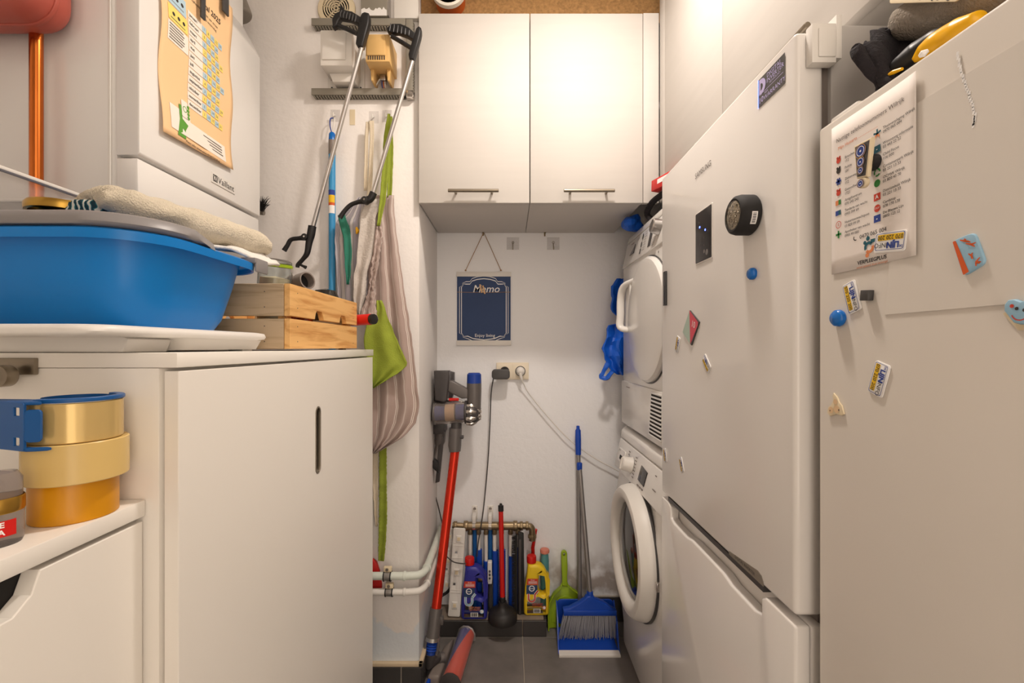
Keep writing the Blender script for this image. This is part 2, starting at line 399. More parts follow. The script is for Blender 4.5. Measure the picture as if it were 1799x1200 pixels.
# ================================================================ WALL CABINETS
ZB, ZT = 1.636, 2.263
def bar_handle(parent, a, b, out, r=.0055):
    """bar from a to b; out = vector from bar back to the door"""
    a, b = V(a), V(b); d = (b-a).normalized(); o = V(out); m = MB().cyl(a, b, r, n=14)
    for k in (.14, .86): p = a.lerp(b, k); m.cyl(p, p+o, r*.75, n=12)
    return m.build('handle', 'steel', parent, bevel=.001, seg=1)
def wall_cab_back(x0, x1, h0, h1, label):
    t = thing('wall_cabinet', label, 'cabinet', ((x0+x1)/2, (YC+YB)/2, ZB), 'white wall cabinets')
    MB().box((x0+.001, YC+.02, ZB), (x1-.001, YB-.002, ZT)).build('body', 'cab_white', t, bevel=.001)
    d = MB().box((x0+.0015, YC, ZB-.004), (x1-.0015, YC+.018, ZT-.003)).build('door', 'cab_white', t, bevel=.0015)
    z = H+275*1.465/F
    bar_handle(d, (h0, YC-.026, z), (h1, YC-.026, z), (0, .027, 0)); return t
xm = (931-CX)*YC/F; x1 = (1130-CX)*YC/F
wall_cab_back(XP+.003, xm, -.200, -.035, 'white wall cabinet with bar handle next to the pillar, above the memo board')
wall_cab_back(xm, x1, .177, .343, 'white wall cabinet with bar handle in the back corner, above the dryer')
XF = .497
one(MB().box((x1+.001, YC+.002, ZB-.003), (XF-.001, YC+.02, ZT)), 'filler_panel', 'cab_white', 'narrow white filler strip right of the back wall cabinets', 'panel', bevel=.001)
def wall_cab_right(y0, y1, label, hy=None):
    t = thing('wall_cabinet', label, 'cabinet', (XF+.3, (y0+y1)/2, ZB), 'white wall cabinets')
    MB().box((XF+.02, y0+.001, ZB), (XR-.002, y1-.001, ZT+.1)).build('body', 'cab_white', t, bevel=.001)
    d = MB().box((XF, y0+.0015, ZB-.004), (XF+.018, y1-.0015, ZT+.097)).build('door', 'cab_white', t, bevel=.0015)
    if hy: bar_handle(d, (XF-.027, hy[0], ZB+.026), (XF-.027, hy[1], ZB+.026), (.028, 0, 0))
wall_cab_right(1.05, 1.443, 'white wall cabinet over the dryer, nearest the back corner', (1.13, 1.30))
wall_cab_right(.60, 1.05, 'white wall cabinet with bar handle above the tall fridge', (.708, .87))
wall_cab_right(.14, .60, 'white wall cabinet above the clothes on the freezer')
one(MB().box((XF+.001, 1.444, ZB-.003), (XF+.018, YC+.001, ZT+.09)), 'filler_panel', 'cab_white', 'narrow white filler strip where the two rows of wall cabinets meet', 'panel', bevel=.001)

# ================================================================ FRIDGE
FX, FY0, FY1, FZ = .394, .62, 1.165, 1.590
t = thing('fridge', 'tall glossy white fridge freezer with magnets and a small display', 'fridge', ((FX+1.04)/2, (FY0+FY1)/2, 0)); FRIDGE = t
MB().box((FX+.052, FY0+.004, .02), (1.03, FY1, FZ+.012)).build('body', 'fridge_side', t, bevel=.004)
MB().box((FX+.038, FY0+.01, .06), (FX+.053, FY1-.008, FZ-.01)).build('gasket', 'plastic_grey', t)
for yy in (FY0+.05, FY1-.05):
    for xx in (FX+.12, .95): MB().cyl((xx, yy, 0), (xx, yy, .021), .02).build('foot', 'black', t)
UD = MB().box((FX, FY0, .782), (FX+.04, FY1, FZ)).build('door', 'fridge_white', t, bevel=.007, seg=4)
ya, yb = .704, 1.10
prof = [(FY0,.05),(FY1,.05),(FY1,.769),(yb+.012,.769),(yb,.762),(yb,.736),(yb-.02,.731),((ya+yb)/2+.10,.731),((ya+yb)/2+.07,.737),((ya+yb)/2-.07,.737),((ya+yb)/2-.10,.731),(ya+.02,.731),(ya,.736),(ya,.762),(ya-.012,.769),(FY0,.769)]
fz = frm((0,0,0), (0,1,0), (0,0,1))
LD = MB().prism(prof, FX, FX+.022, xf=fz).build('door', 'fridge_white', t, bevel=.004, seg=3)
MB().box((FX+.022, FY0, .05), (FX+.04, FY1, .769)).build('door_back', 'fridge_white', LD, bevel=.003)
MB().box((FX+.001, .70, .7725), (FX+.05, 1.12, .7815)).build('grip_strip', 'dark_grey', UD)
g = frame((FX-.0004, 0, 0), 'west')
s = MB().prism([(-.805,.783),(-.697,.783),(-.697,.790),(-.702,.797),(-.712,.8),(-.805,.789)], -.001, .0006, xf=g)
s.text('DIGITAL INVERTER', -.752, .7895, .0075, .0008, 1, g, align='CENTER'); s.build('sticker', ['khaki', 'ink'], UD)
MB().text('SAMSUNG', -.9145, 1.514, .0165, .0006, 0, g).build('brand_lettering', 'ink_grey', UD)
# sticker at the top corner
s = MB().rect(-.7106, 1.531, -.6418, 1.575, .0005, 0, g)
s.flat([(-.7106,1.531),(-.7095,1.531),(-.7095,1.575),(-.7106,1.575)], .0008, 2, g)  # thin blue edge of the sticker, made to glow though it is no lamp
P = lambda x, y: (-.7106+x*.0688, 1.531+y*.044)
s.flat([P(.05,.42),P(.11,.42),P(.11,.95),P(.05,.95)], .0009, 1, g)
s.add(*(lambda n: ([(P(.11+q*.20*math.cos(a), .66)[0], P(0,.66)[1]+q*.0125*math.sin(a), .0009) for q in (.45,1) for a in [(-90+180*i/n)*math.pi/180 for i in range(n+1)]], [(i, i+n+1, i+n+2, i+1) for i in range(n)]))(12), 1, g)
s.text('DIGITAL', *P(.62,.84), .0098, .0009, 1, g); s.text('INVERTER', *P(.66,.655), .0098, .0009, 1, g); s.text('TECHNOLOGY', *P(.65,.52), .0042, .0009, 1, g)
s.rect(*P(.05,.40), *P(.95,.415), .0009, 1, g)
s.text('10', *P(.13,.19), .0125, .0009, 1, g, .01); s.text('YEAR', *P(.33,.32), .0042, .0009, 1, g); s.text('WARRANTY', *P(.63,.16), .0098, .0009, 1, g)
s.build('sticker', ['dark_grey', 'lilac', 'led_edge_glow'], UD)
# control display
s = MB().curve([rrect(-.9105, 1.381, .0395, .054, .003)], .002, .0004, g, 0)
s.curve([rrect(-.9105, 1.381, .037, .0515, .002)], .003, .0004, g, 1)
for x, y in ((-.93,1.412),(-.889,1.385),(-.925,1.39),(-.905,1.375),(-.925,1.365),(-.905,1.36),(-.926,1.35)): s.text('o', x, y, .006, .0018, 2, g)
s.disc(-.893, 1.343, .006, .0018, 2, g); s.disc(-.905, 1.347, .004, .0018, 2, g)
s.disc(-.926, 1.401, .0022, .002, 3, g); s.disc(-.900, 1.389, .0022, .002, 3, g)
s.build('display', ['plastic_white', 'screen', 'screen_frame', 'led_edge_glow'], UD)
# hinge cover at the near top corner
MB().box((FX+.014, FY0-.014, FZ-.052), (FX+.047, FY0-.0005, FZ+.001)).box((FX+.022, FY0-.016, FZ-.045), (FX+.045, FY0-.0135, FZ-.006)).build('hinge_cover', 'plastic_white', t, bevel=.002)
MB().box((FX+.048, FY0-.012, FZ-.045), (FX+.056, FY0+.02, FZ+.014)).build('hinge', 'plastic_white', t, bevel=.001)
# ================================================================ FREEZER
ZX, ZY0, ZY1, ZZ = .412, .01, .600, 1.444
t = thing('upright_freezer', 'white upright freezer with paper and magnets on its door, nearest the camera', 'freezer', ((ZX+1.04)/2, (ZY0+ZY1)/2, 0)); FREEZER = t
MB().box((ZX+.055, ZY0, .02), (1.03, ZY1, ZZ-.012)).build('body', 'fridge_side', t, bevel=.004)
FD = MB().box((ZX, ZY0, .05), (ZX+.045, ZY1, ZZ)).build('door', 'freezer_white', t, bevel=.005, seg=4)
MB().box((ZX+.043, ZY0+.01, .06), (ZX+.058, ZY1-.01, ZZ-.02)).build('gasket', 'plastic_grey', t)
MB().box((ZX+.010, ZY1-.055, ZZ-.0005), (ZX+.052, ZY1-.008, ZZ+.010)).build('hinge_cover', 'plastic_white', t, bevel=.003)
for yy in (ZY0+.05, ZY1-.05):
    for xx in (ZX+.12, .95): MB().cyl((xx, yy, 0), (xx, yy, .021), .02).build('foot', 'black', t)
g = frame((ZX-.0002, 0, 0), 'west')
MB().prism([(-.493,1.1895),(-.05,1.1895),(-.05,1.40),(-.47,1.40)], -.0005, .0006, xf=g).build('protective_film', 'film', FD)
sc = MB()      # scuff of dried glue on the door
pts = [W(1684,90,.40), W(1690,125,.4), W(1700,150,.4), W(1706,175,.4), W(1712,205,.4), W(1712,225,.4)]
pp = [(-.412*F/(q[0]-CX), H-(q[1]-CY)*.412/(q[0]-CX)) for q in ((1684,95),(1690,125),(1699,150),(1707,175),(1714,203),(1712,225))]
for (a, b), (c_, d_) in zip(pp, pp[1:]):
    for k in range(5):
        u = k/5; x, y = lerp(a, c_, u)+random.uniform(-.0006,.0006), lerp(b, d_, u)
        sc.flat([(x-.0012,y-.002),(x+.0011,y-.0016),(x+.0014,y+.002),(x-.0009,y+.0022)], .0008, 0, g)
sc.build('glue_mark', 'white_flat', FD)
# ================================================================ WASHER AND DRYER
WX0, WY0, WY1 = .433, 1.175, 1.74
def ybox(m, y0, y1, prof, mat=0):      # profile in (X, Z) extruded along Y
    return m.prism([(p[0], p[1]) for p in prof], -y1, -y0, mat, frm((0,0,0), (1,0,0), (0,0,1)))
t = thing('washing_machine', 'white front loading washing machine with round glass door under the dryer', 'washing machine', (.73, 1.457, 0))
ybox(MB(), WY0, WY1, [(.44,.015),(1.03,.015),(1.03,.80),(.46,.80),(.425,.69),(.412,.60),(.418,.30),(.44,.10)]).build('body', 'enamel', t, bevel=.008, seg=3)
ybox(MB(), WY0, WY1, [(.405,.698),(.429,.806),(.47,.806),(.47,.70)]).build('control_panel', 'enamel', t, bevel=.005, seg=3)
ybox(MB(), WY0, WY1-.004, [(.428,.808),(.432,.838),(.445,.85),(1.03,.85),(1.03,.801),(.47,.801)]).build('worktop', 'enamel', t, bevel=.007, seg=3)
for yy in (WY0+.06, WY1-.06):
    for xx in (.50, .97): MB().cyl((xx, yy, 0), (xx, yy, .016), .022).build('foot', 'black', t)
pg = frm((.4165-.0008, 0, .752), (0,-1,0), (.024,0,.108))   # panel surface
dr = MB().curve([rrect(-1.665, .0, .042, .024, .006)], .006, .002, pg, 0).curve([rrect(-1.657, -.006, .022, .008, .003)], .007, .001, pg, 1)
dr.text('Beko', -1.69, .017, .009, .0035, 2, pg); dr.build('detergent_drawer', ['enamel', 'gap', 'ink_grey'], t)
k = MB().lathe([(.0001,.034),(.020,.034),(.023,.031),(.025,.004),(.028,.0)], pg @ V((-1.535,0,0)), pg.to_3x3() @ V((0,0,1)), 32)
k.box((-.002,-.02,.0),(.002,.02,.004), xf=pg @ Matrix.Translation((-1.535,0,.033))); k.build('knob', 'plastic_white', t)
s = MB().curve([[(-1.44,-.022),(-1.375,-.026),(-1.368,.020),(-1.432,.026)]], .003, .0006, pg, 0)
for i in range(3): s.curve([rrect(-1.43+.022*i, -.038, .007, .0025, .002)], .003, .0006, pg, 1)
s.build('display', ['screen', 'plastic_grey'], t)
s = MB()
for i in range(7):
    for sg, x in ((-1, -1.578), (1, -1.492)): s.rect(x-.011, .034-.011*i, x+.009, .037-.011*i, .0012, 0, pg)
s.rect(-1.30, -.01, -1.27, -.007, .0012, 0, pg); s.rect(-1.30, .03, -1.285, .033, .0012, 0, pg)
stuff(s.build('panel_lettering', 'ink_grey', t))
wc = V((.412, 1.447, .505))
dd = MB().lathe([(.203,.0),(.203,.012),(.197,.034),(.188,.045),(.176,.048),(.162,.045),(.152,.036),(.146,.018)], wc, (-1,0,0), 56).build('door', 'plastic_white', t)
MB().lathe([(.207,-.004),(.207,.004),(.19,.004)], wc, (-1,0,0), 56).build('door_seal', 'dark_grey', dd)
MB().lathe([(.1475,.021),(.142,.024),(.12,.029),(.06,.035),(.0001,.037)], wc, (-1,0,0), 40).build('glass', 'smoke_glass', dd)
MB().lathe([(.147,.016),(.11,.003),(.0001,-.002)], wc, (-1,0,0), 40).build('drum_shade', 'dark_grey', dd)
MB().box((.398, 1.215, .49), (.408, 1.228, .515)).build('latch', 'chrome', dd, bevel=.002)

t = thing('tumble_dryer', 'white tumble dryer stacked on top of the washing machine', 'tumble dryer', (.73, 1.457, .852))
ybox(MB(), WY0, WY1, [(.440,.864),(1.03,.864),(1.03,1.56),(.47,1.56),(.440,1.45)]).build('body', 'enamel', t, bevel=.005, seg=3)
MB().box((.47, WY0+.02, .852), (1.0, WY1-.02, .866)).build('stacking_frame', 'dark_grey', t)
ybox(MB(), WY0, WY1, [(.436,1.455),(.456,1.548),(.49,1.548),(.49,1.455)]).build('control_panel', 'enamel', t, bevel=.003)
ybox(MB(), WY0, WY1, [(.456,1.551),(.462,1.575),(1.03,1.575),(1.03,1.551)]).build('worktop', 'enamel', t, bevel=.004)
ybox(MB(), WY0, WY1, [(.434,.866),(.434,1.026),(.445,1.026),(.445,.866)]).build('filter_flap', 'enamel', t, bevel=.002)
pg = frm((.446-.0006, 0, 1.5015), (0,-1,0), (.02,0,.093))
MB().lathe([(.0001,.026),(.018,.026),(.021,.023),(.024,0)], pg @ V((-1.338,.01,0)), pg.to_3x3() @ V((0,0,1)), 28).build('knob', 'alu', t)
MB().curve([[(-1.43,-.030),(-1.405,-.030),(-1.405,.038),(-1.43,.038)]], .003, .0006, pg, 0).build('display', 'dark_grey', t)
MB().curve([[(-1.655,-.012),(-1.60,-.012),(-1.60,.02)]], .003, .0006, pg, 0).build('drawer_grip', 'screen', t)
s = MB()
for i, y in enumerate((.026, -.002, -.026)): s.rect(-1.52, y-.009, -1.508, y+.009, .0012, 1, pg)
for i in range(8): s.rect(-1.49, .034-.009*i, -1.465, .0355-.009*i, .0012, 0, pg)
for i in range(5): s.rect(-1.395, -.036+.006*i, -1.365, -.0345+.006*i, .0012, 0, pg)
s.rect(-1.66, .028, -1.62, .032, .0012, 0, pg); stuff(s.build('panel_lettering', ['ink_grey', 'dark_grey'], t))
gg = frame((.4395, 0, 0), 'west')
s = MB().disc(-1.325, 1.435, .0035, .0006, 0, gg)
for i in range(4): s.rect(-1.329, 1.372+.012*i, -1.321, 1.38+.012*i, .0006, 0, gg)
s.rect(-1.67, 1.006, -1.62, 1.009, .006, 0, gg); stuff(s.build('front_lettering', 'ink_grey', t))
dc = V((.440, 1.415, 1.240))
dd = MB().lathe([(.197,-.002),(.197,.010),(.190,.018),(.176,.021),(.0001,.023)], dc, (-1,0,0), 56).build('door', 'enamel', t)
MB().lathe([(.201,-.002),(.201,.003),(.19,.003)], dc, (-1,0,0), 56).build('door_gap', 'dark_grey', dd)
# protruding grip on the hinge-free side of the door
hp = [V((.436,1.565,1.385)), V((.408,1.60,1.37)), V((.402,1.622,1.33)), V((.402,1.628,1.27)), V((.402,1.625,1.225)), V((.436,1.60,1.215))]
MB().tube(smooth(hp, 5), .010, 10, flat=1.5, up=(1,0,0)).box((.420,1.57,1.225),(.438,1.625,1.375)).build('handle', 'enamel', dd, angle=50)
s = MB()
for i in range(11): s.box((.4325, 1.285, .888+.0118*i), (.4345, 1.392-.002*i, .8945+.0118*i))
s.build('vent_recess', 'gap', t)
for i in range(12):
    MB().box((.4300, 1.283, .8945+.0118*(i-1)), (.4345, 1.394-.002*i, .8945+.0118*(i-1)+.0053)).build('vent_slat', 'enamel', t, bevel=.001, seg=1)

# ================================================================ TALL CABINET AND DRAWER UNIT ON THE LEFT
TX, TY0, TY1, TZ = -.412, .557, 1.357, 1.147
t = thing('tall_cabinet', 'tall white cabinet with recessed oval door handle under the blue tub', 'cabinet', (-.69, .957, 0))
MB().box((-.965, TY0, 0), (TX-.022, TY1, TZ-.019)).build('body', 'cab_left', t, bevel=.001)
MB().box((-.968, TY0-.001, TZ-.0185), (TX+.001, TY1+.002, TZ)).build('top_board', 'cab_left', t, bevel=.001)
oy, oz = lerp(0, .412*F/(CX-559), 1), H-(772-CY)*(.412*F/(CX-559))/F
yc = .412*F/(CX-559); z0 = H-(832-CY)*yc/F; z1 = H-(714-CY)*yc/F; hw = .013
slot = arc(yc, z0+hw, hw, 180, 360, 8)+arc(yc, z1-hw, hw, 0, 180, 8)
door = [(TY0+.003,.01),(TY1-.002,.01),(TY1-.002,TZ-.023),(TY0+.003,TZ-.023)]
ge = frame((TX-.009, 0, 0), 'east')
D = MB().curve([door, slot], .018, .001, ge, 0, 1).build('door', 'cab_left', t, angle=14)
ring = MB().curve([[(yc+(y-yc)*1.0, z) for y, z in slot], [(yc+(y-yc)*.72, z0+hw+(z-z0-hw)*1.0 if False else lerp((z0+z1)/2, z, .955)) for y, z in slot]], .019, .0008, frame((TX-.0085, 0, 0), 'east'), 0, 1)
ring.build('handle_rim', 'steel', D)
MB().box((TX-.021, yc-hw, z0), (TX-.019, yc+hw, z1)).build('handle_cup', 'screen_frame', D)
# metal hook on the near side
h = thing('metal_hook', 'bent metal hook on the side of the tall cabinet', 'hook', W(38, 640, .552))
MB().box(W(-6, 629, .5505), W(68, 658, .556)).build('plate', 'steel', h, bevel=.001)
c = W(16, 660, .54); MB().lathe([(.0001,.0),(.013,.0),(.013,.014),(.0001,.014)], c, (0,-1,0), 24).build('hook', 'steel', h, bevel=.001)
# drawer unit, nearer the camera
DX, DZ = -.451, .966; DY1 = TY0-.002; DY0 = -.25
t = thing('drawer_unit', 'low white drawer unit with a cut-out grip, tape rolls on top', 'drawers', (-.7, .15, 0))
MB().box((-1.0, DY0, 0), (DX-.021, DY1, DZ-.021)).build('body', 'cab_inner', t, bevel=.001)
MB().box((-1.0, DY0, DZ-.020), (DX+.002, DY1, DZ)).build('top_board', 'cab_left', t, bevel=.0015)
gy = lambda px: .451*F/(CX-px)
za, zb = .718, DZ-.026
ga, gb = gy(47), .10                      # far end of the grip cut-out
pr = [(DY0+.002,za),(DY1-.002,za),(DY1-.002,zb),(ga+.012,zb),(ga+.004,zb-.02),(ga-.012,zb-.032),(gb,zb-.032),(gb-.02,zb),(DY0+.002,zb)]
ge = frame((DX-.009, 0, 0), 'east')
MB().curve([pr], .018, .0012, ge, 0, 1).build('drawer_front', 'cab_left', t, angle=14)
MB().box((DX-.020, DY0+.01, zb-.05), (DX-.0185, ga+.02, zb)).build('drawer_gap', 'gap', t)
MB().curve([[(DY0+.002,.36),(DY1-.002,.36),(DY1-.002,.714),(DY0+.002,.714)]], .018, .0012, ge, 0, 1).build('drawer_front', 'cab_left', t, angle=14)
MB().curve([[(DY0+.002,.01),(DY1-.002,.01),(DY1-.002,.356),(DY0+.002,.356)]], .018, .0012, ge, 0, 1).build('drawer_front', 'cab_left', t, angle=14)

# ================================================================ BOILER
BX, BY0, BY1 = -.748, .909, 1.349
t = thing('wall_boiler', 'white wall-hung gas boiler with a waste calendar on its front', 'boiler', (-.95, 1.129, 1.45))
MB().box((XL+.002, BY0+.003, 1.452), (-.796, BY1-.003, 2.30)).build('body', 'enamel', t, bevel=.004)
ybox(MB(), BY0, BY1, [(-.795,1.543),(BX-.004,1.543),(BX,1.548),(BX,2.02),(BX-.012,2.045),(-.80,2.118),(-.845,2.165),(-.90,2.20),(-.90,2.29),(-.795,2.12)][:8]+[(-.90,2.12),(-.795,2.05)]).build('front_cover', 'enamel', t, bevel=.002)
ybox(MB(), BY0, BY1, [(-.795,1.45),(BX-.01,1.45),(BX-.002,1.46),(BX-.004,1.537),(-.795,1.537)]).build('lower_flap', 'enamel', t, bevel=.003)
MB().box((-.81, BY0-.002, 1.46), (-.806, BY0+.003, 2.06)).build('side_seam', 'plastic_white', t)
ge = frame((BX+.0006, 0, 0), 'east')
s = MB().curve([rrect(1.175, 1.582, .048, .0135, .001)], .003, .0008, ge, 0)
s.text('Vaillant', 1.184, 1.581, .0225, .0019, 1, ge, .004)
s.ringf(1.140, 1.582, .0055, .0068, .0019, 1, ge, 20); s.add([(1.1315,1.5735,.0019),(1.1485,1.5735,.0019),(1.1485,1.5755,.0019),(1.1315,1.5755,.0019),(1.1315,1.5885,.0019),(1.1485,1.5885,.0019),(1.1485,1.5905,.0019),(1.1315,1.5905,.0019)], [(0,1,2,3),(4,5,6,7)], 1, ge)
s.add([(1.1315,1.5735,.0019),(1.1335,1.5735,.0019),(1.1335,1.5905,.0019),(1.1315,1.5905,.0019),(1.1465,1.5735,.0019),(1.1485,1.5735,.0019),(1.1485,1.5905,.0019),(1.1465,1.5905,.0019)], [(0,1,2,3),(4,5,6,7)], 1, ge)
s.flat([(1.138,1.577),(1.140,1.576),(1.143,1.587),(1.141,1.588)], .0019, 1, ge)
s.build('name_badge', ['plastic_white', 'ink'], t)
# copper pipe and expansion vessel left of the boiler
one(MB().tube(smooth([(-.93,.884,1.148),(-.93,.884,1.40),(-.93,.884,1.80)], 6), .0105, 18), 'copper_pipe', 'copper', 'shiny vertical copper pipe beside the boiler', 'pipe')
v = thing('expansion_vessel', 'rounded red expansion vessel above the copper pipe', 'vessel', (-1.0, .853, 1.765))
MB().curve([rrect(-1.0, 1.955, .142, .190, .055, 8)], .100, .038, frame((0,.853,0),'cam'), 0, 6).build('tank', 'vessel_red', v, angle=60)
MB().curve([rrect(-1.0, 1.955, .1445, .1925, .056, 8)], .008, .002, frame((0,.853,0),'cam'), 0, 2).build('seam', 'vessel_red', v, angle=60)
# flue lagging at the far top corner
one(MB().tube([W(384,-30,1.42), W(410,-5,1.42), W(424,30,1.42)], [.035,.036,.034], 18), 'pipe_lagging', 'khaki', 'rounded taupe pipe lagging behind the top of the boiler', 'pipe', bevel=.008, seg=3)
# ================================================================ ON THE TALL CABINET: TRAY, BLUE TUB, CLOTHS, CRATE
def ring3(loop, z): return [(x, y, z) for x, y in loop]
t = thing('white_tray', 'white plastic tray under the blue tub on the tall cabinet', 'tray', (-.70, .68, TZ))
cx, cy, hx, hy = -.70, .668, .254, .182
MB().loft([ring3(rrect(cx,cy,hx-.012,hy-.012,.03), 1.1665), ring3(rrect(cx,cy,hx-.002,hy-.002,.035), 1.168), ring3(rrect(cx,cy,hx,hy,.035), 1.172), ring3(rrect(cx,cy,hx-.002,hy-.002,.035), 1.178), ring3(rrect(cx,cy,hx-.012,hy-.012,.03), 1.180)], 0, True, True).build('flange', 'plastic_white', t, angle=60)
MB().loft([ring3(rrect(cx,.745,hx-.025,.105,.02), TZ+.003), ring3(rrect(cx,.745,hx-.018,.110,.02), 1.1665)], 0, True, True).build('body', 'plastic_white', t)
MB().prism([(-.955,TZ+.0005),(-.483,TZ+.0005),(-.477,1.1645),(-.492,1.1705),(-.955,1.1705)], -.635, -.562, xf=frm((0,0,0),(1,0,0),(0,0,1))).build('front_lip', 'plastic_white', t, bevel=.002)
for x in (-.50, -.90): MB().box((x, .80, TZ), (x+.025, .83, TZ+.004)).build('foot', 'plastic_white', t)
# tub
t = thing('blue_tub', 'large blue plastic litter tub with grey rim on a white tray', 'tub', (-.70, .705, 1.18))
cx, cy, hx, hy = -.703, .706, .248, .150
body = [(-.062,1.1815),(-.050,1.1825),(-.040,1.20),(-.026,1.255),(-.018,1.292),(-.016,1.298),(-.001,1.299),(.0,1.291),(.003,1.290),(.004,1.302),(-.004,1.306),(-.020,1.304),(-.026,1.298),(-.034,1.255),(-.048,1.20),(-.060,1.1865)]
MB().loft([ring3(rrect(cx,cy,hx+d,hy+d,.085+d*.6,8), z) for d, z in body], 0, True, True).build('basin', 'blue_tub', t, angle=50)
def rim_path(d, y_end, r=.088):
    hx_, hy_ = hx+d, hy+d
    P = [(cx-hx_+.10, cy-hy_)]+[(lerp(cx-hx_+.10, cx+hx_-r, k/8), cy-hy_) for k in range(1, 8)]+arc(cx+hx_-r, cy-hy_+r, r, 270, 360, 9)
    yl = P[-1][1]; return P+[(cx+hx_, lerp(yl, y_end, k/4)) for k in range(1, 5)]
sec = [(-.020,1.305),(.002,1.307),(.0045,1.311),(.001,1.322),(-.006,1.326),(-.020,1.325)]
A = [rim_path(d, .69) for d, z in sec]; n = len(A[0])
MB().loft([[(A[k][i][0], A[k][i][1], sec[k][1]-(.010*max(0,(i-n+4))/3 if sec[k][1] > 1.31 else 0)) for k in range(len(sec))] for i in range(n)], 0, True, True).build('rim', 'rim_grey', t, angle=50, recalc=True)
MB().box((cx+hx-.022, .795, 1.303), (cx+hx+.006, .838, 1.313)).box((cx+hx+.002, .798, 1.288), (cx+hx+.007, .836, 1.313)).build('clip', 'rim_grey', t, bevel=.003)
# cloths lying over the rim
def roll(name, mat, label, pts, rads, seed, flat=.75, amp=.006, fq=26, n=18, k=8, cat='towel'):
    P = smooth(pts, k); R = [interp([(i/(len(rads)-1), r) for i, r in enumerate(rads)], j/(len(P)-1))[0] for j in range(len(P))]
    m = MB().tube(P, R, n, flat=flat); m.crumple(amp, fq, seed); m.crumple(amp*.3, fq*4, seed)
    return one(m, name, mat, label, cat, angle=70)
roll('towel', 'towel', 'thick cream terry towel folded over the rim of the blue tub', [(-.575,.632,1.362),(-.56,.66,1.362),(-.53,.73,1.357),(-.50,.80,1.353),(-.478,.85,1.350),(-.468,.87,1.346)], [.018,.031,.033,.031,.027,.016], 3, .8, .007)
m = MB().grid(lambda u, v: V((lerp(lerp(-.56,-.49,u), lerp(-.475,-.444,u), v), lerp(.70,.87,v), 1.330-.010*u*u+.004*math.sin(9*v+4*u)-.012*max(0,u-.75)*4*v)), 14, 18); m.crumple(.006, 30, 5)
one(m, 'white_cloth', 'white_cloth', 'thin white cloth under the cream towel on the tub rim', 'cloth', solid=.005, angle=70)
roll('waffle_cloth', 'towel', 'small cream knitted cloth beside the folded towel', [(-.665,.70,1.375),(-.64,.70,1.388),(-.61,.70,1.388),(-.585,.71,1.372)], [.012,.020,.021,.013], 9, .8, .005, 40)
def leafmat():
    m = M('leaf_print', (30,96,110), .9); nt = m.node_tree; N = nt.nodes; L = nt.links
    tc = N.new('ShaderNodeTexCoord'); w = N.new('ShaderNodeTexWave'); w.inputs['Scale'].default_value = 38; w.inputs['Distortion'].default_value = 9; w.inputs['Detail'].default_value = 2; L.new(tc.outputs['Object'], w.inputs[0])
    r = N.new('ShaderNodeValToRGB'); r.color_ramp.interpolation = 'CONSTANT'; e = r.color_ramp.elements
    e[0].color = rgb((18,52,66)); e[1].position = .42; e[1].color = rgb((44,116,122)); x = e.new(.74); x.color = rgb((216,214,204))
    L.new(w.outputs[0], r.inputs[0]); L.new(r.outputs[0], N['Principled BSDF'].inputs['Base Color'])
leafmat()
roll('leaf_cloth', 'leaf_print', 'teal leaf-patterned cloth crumpled at the end of the towel', [(-.632,.655,1.327),(-.618,.655,1.347),(-.596,.66,1.350),(-.582,.665,1.330)], [.012,.022,.022,.012], 21, .9, .008, 45, cat='cloth')
# jar with golden lid
j = thing('jam_jar', 'glass jar with a golden screw lid standing in the blue tub', 'jar', (-.692, .70, 1.19))
MB().lathe([(.0001,0),(.038,0),(.042,.006),(.042,.13),(.040,.15),(.038,.165),(.036,.165),(.040,.13),(.040,.008),(.0001,.004)], (-.692,.70,1.19), (0,0,1), 28).build('glass', 'smoke_glass', j)
MB().lathe([(.0405,.170),(.045,.171),(.0455,.174),(.0455,.180),(.043,.184),(.036,.1845),(.034,.182),(.0001,.182)], (-.692,.70,1.19), (0,0,1), 36).build('lid', 'gold', j)
# clear plastic box behind the jar
b = thing('clear_box', 'clear plastic box with a white rim in front of the copper pipe', 'box', (-.93, .73, 1.31))
x0, x1, y0, y1, z0, z1 = -1.06, -.802, .60, .862, 1.309, 1.432
MB().box((x0,y0,z0),(x1,y1,z0+.002)).box((x1-.002,y0,z0),(x1,y1,z1)).box((x0,y0,z0),(x0+.002,y1,z1)).box((x0,y1-.002,z0),(x1,y1,z1)).build('tub', 'clear_plastic', b)
MB().box((x1-.004,y0,z1),(x1+.010,y1,z1+.006)).box((x0,y1-.004,z1),(x1,y1+.008,z1+.006)).box((x0-.008,y0,z1),(x0+.004,y1,z1+.006)).build('rim', 'plastic_white', b, bevel=.0015)
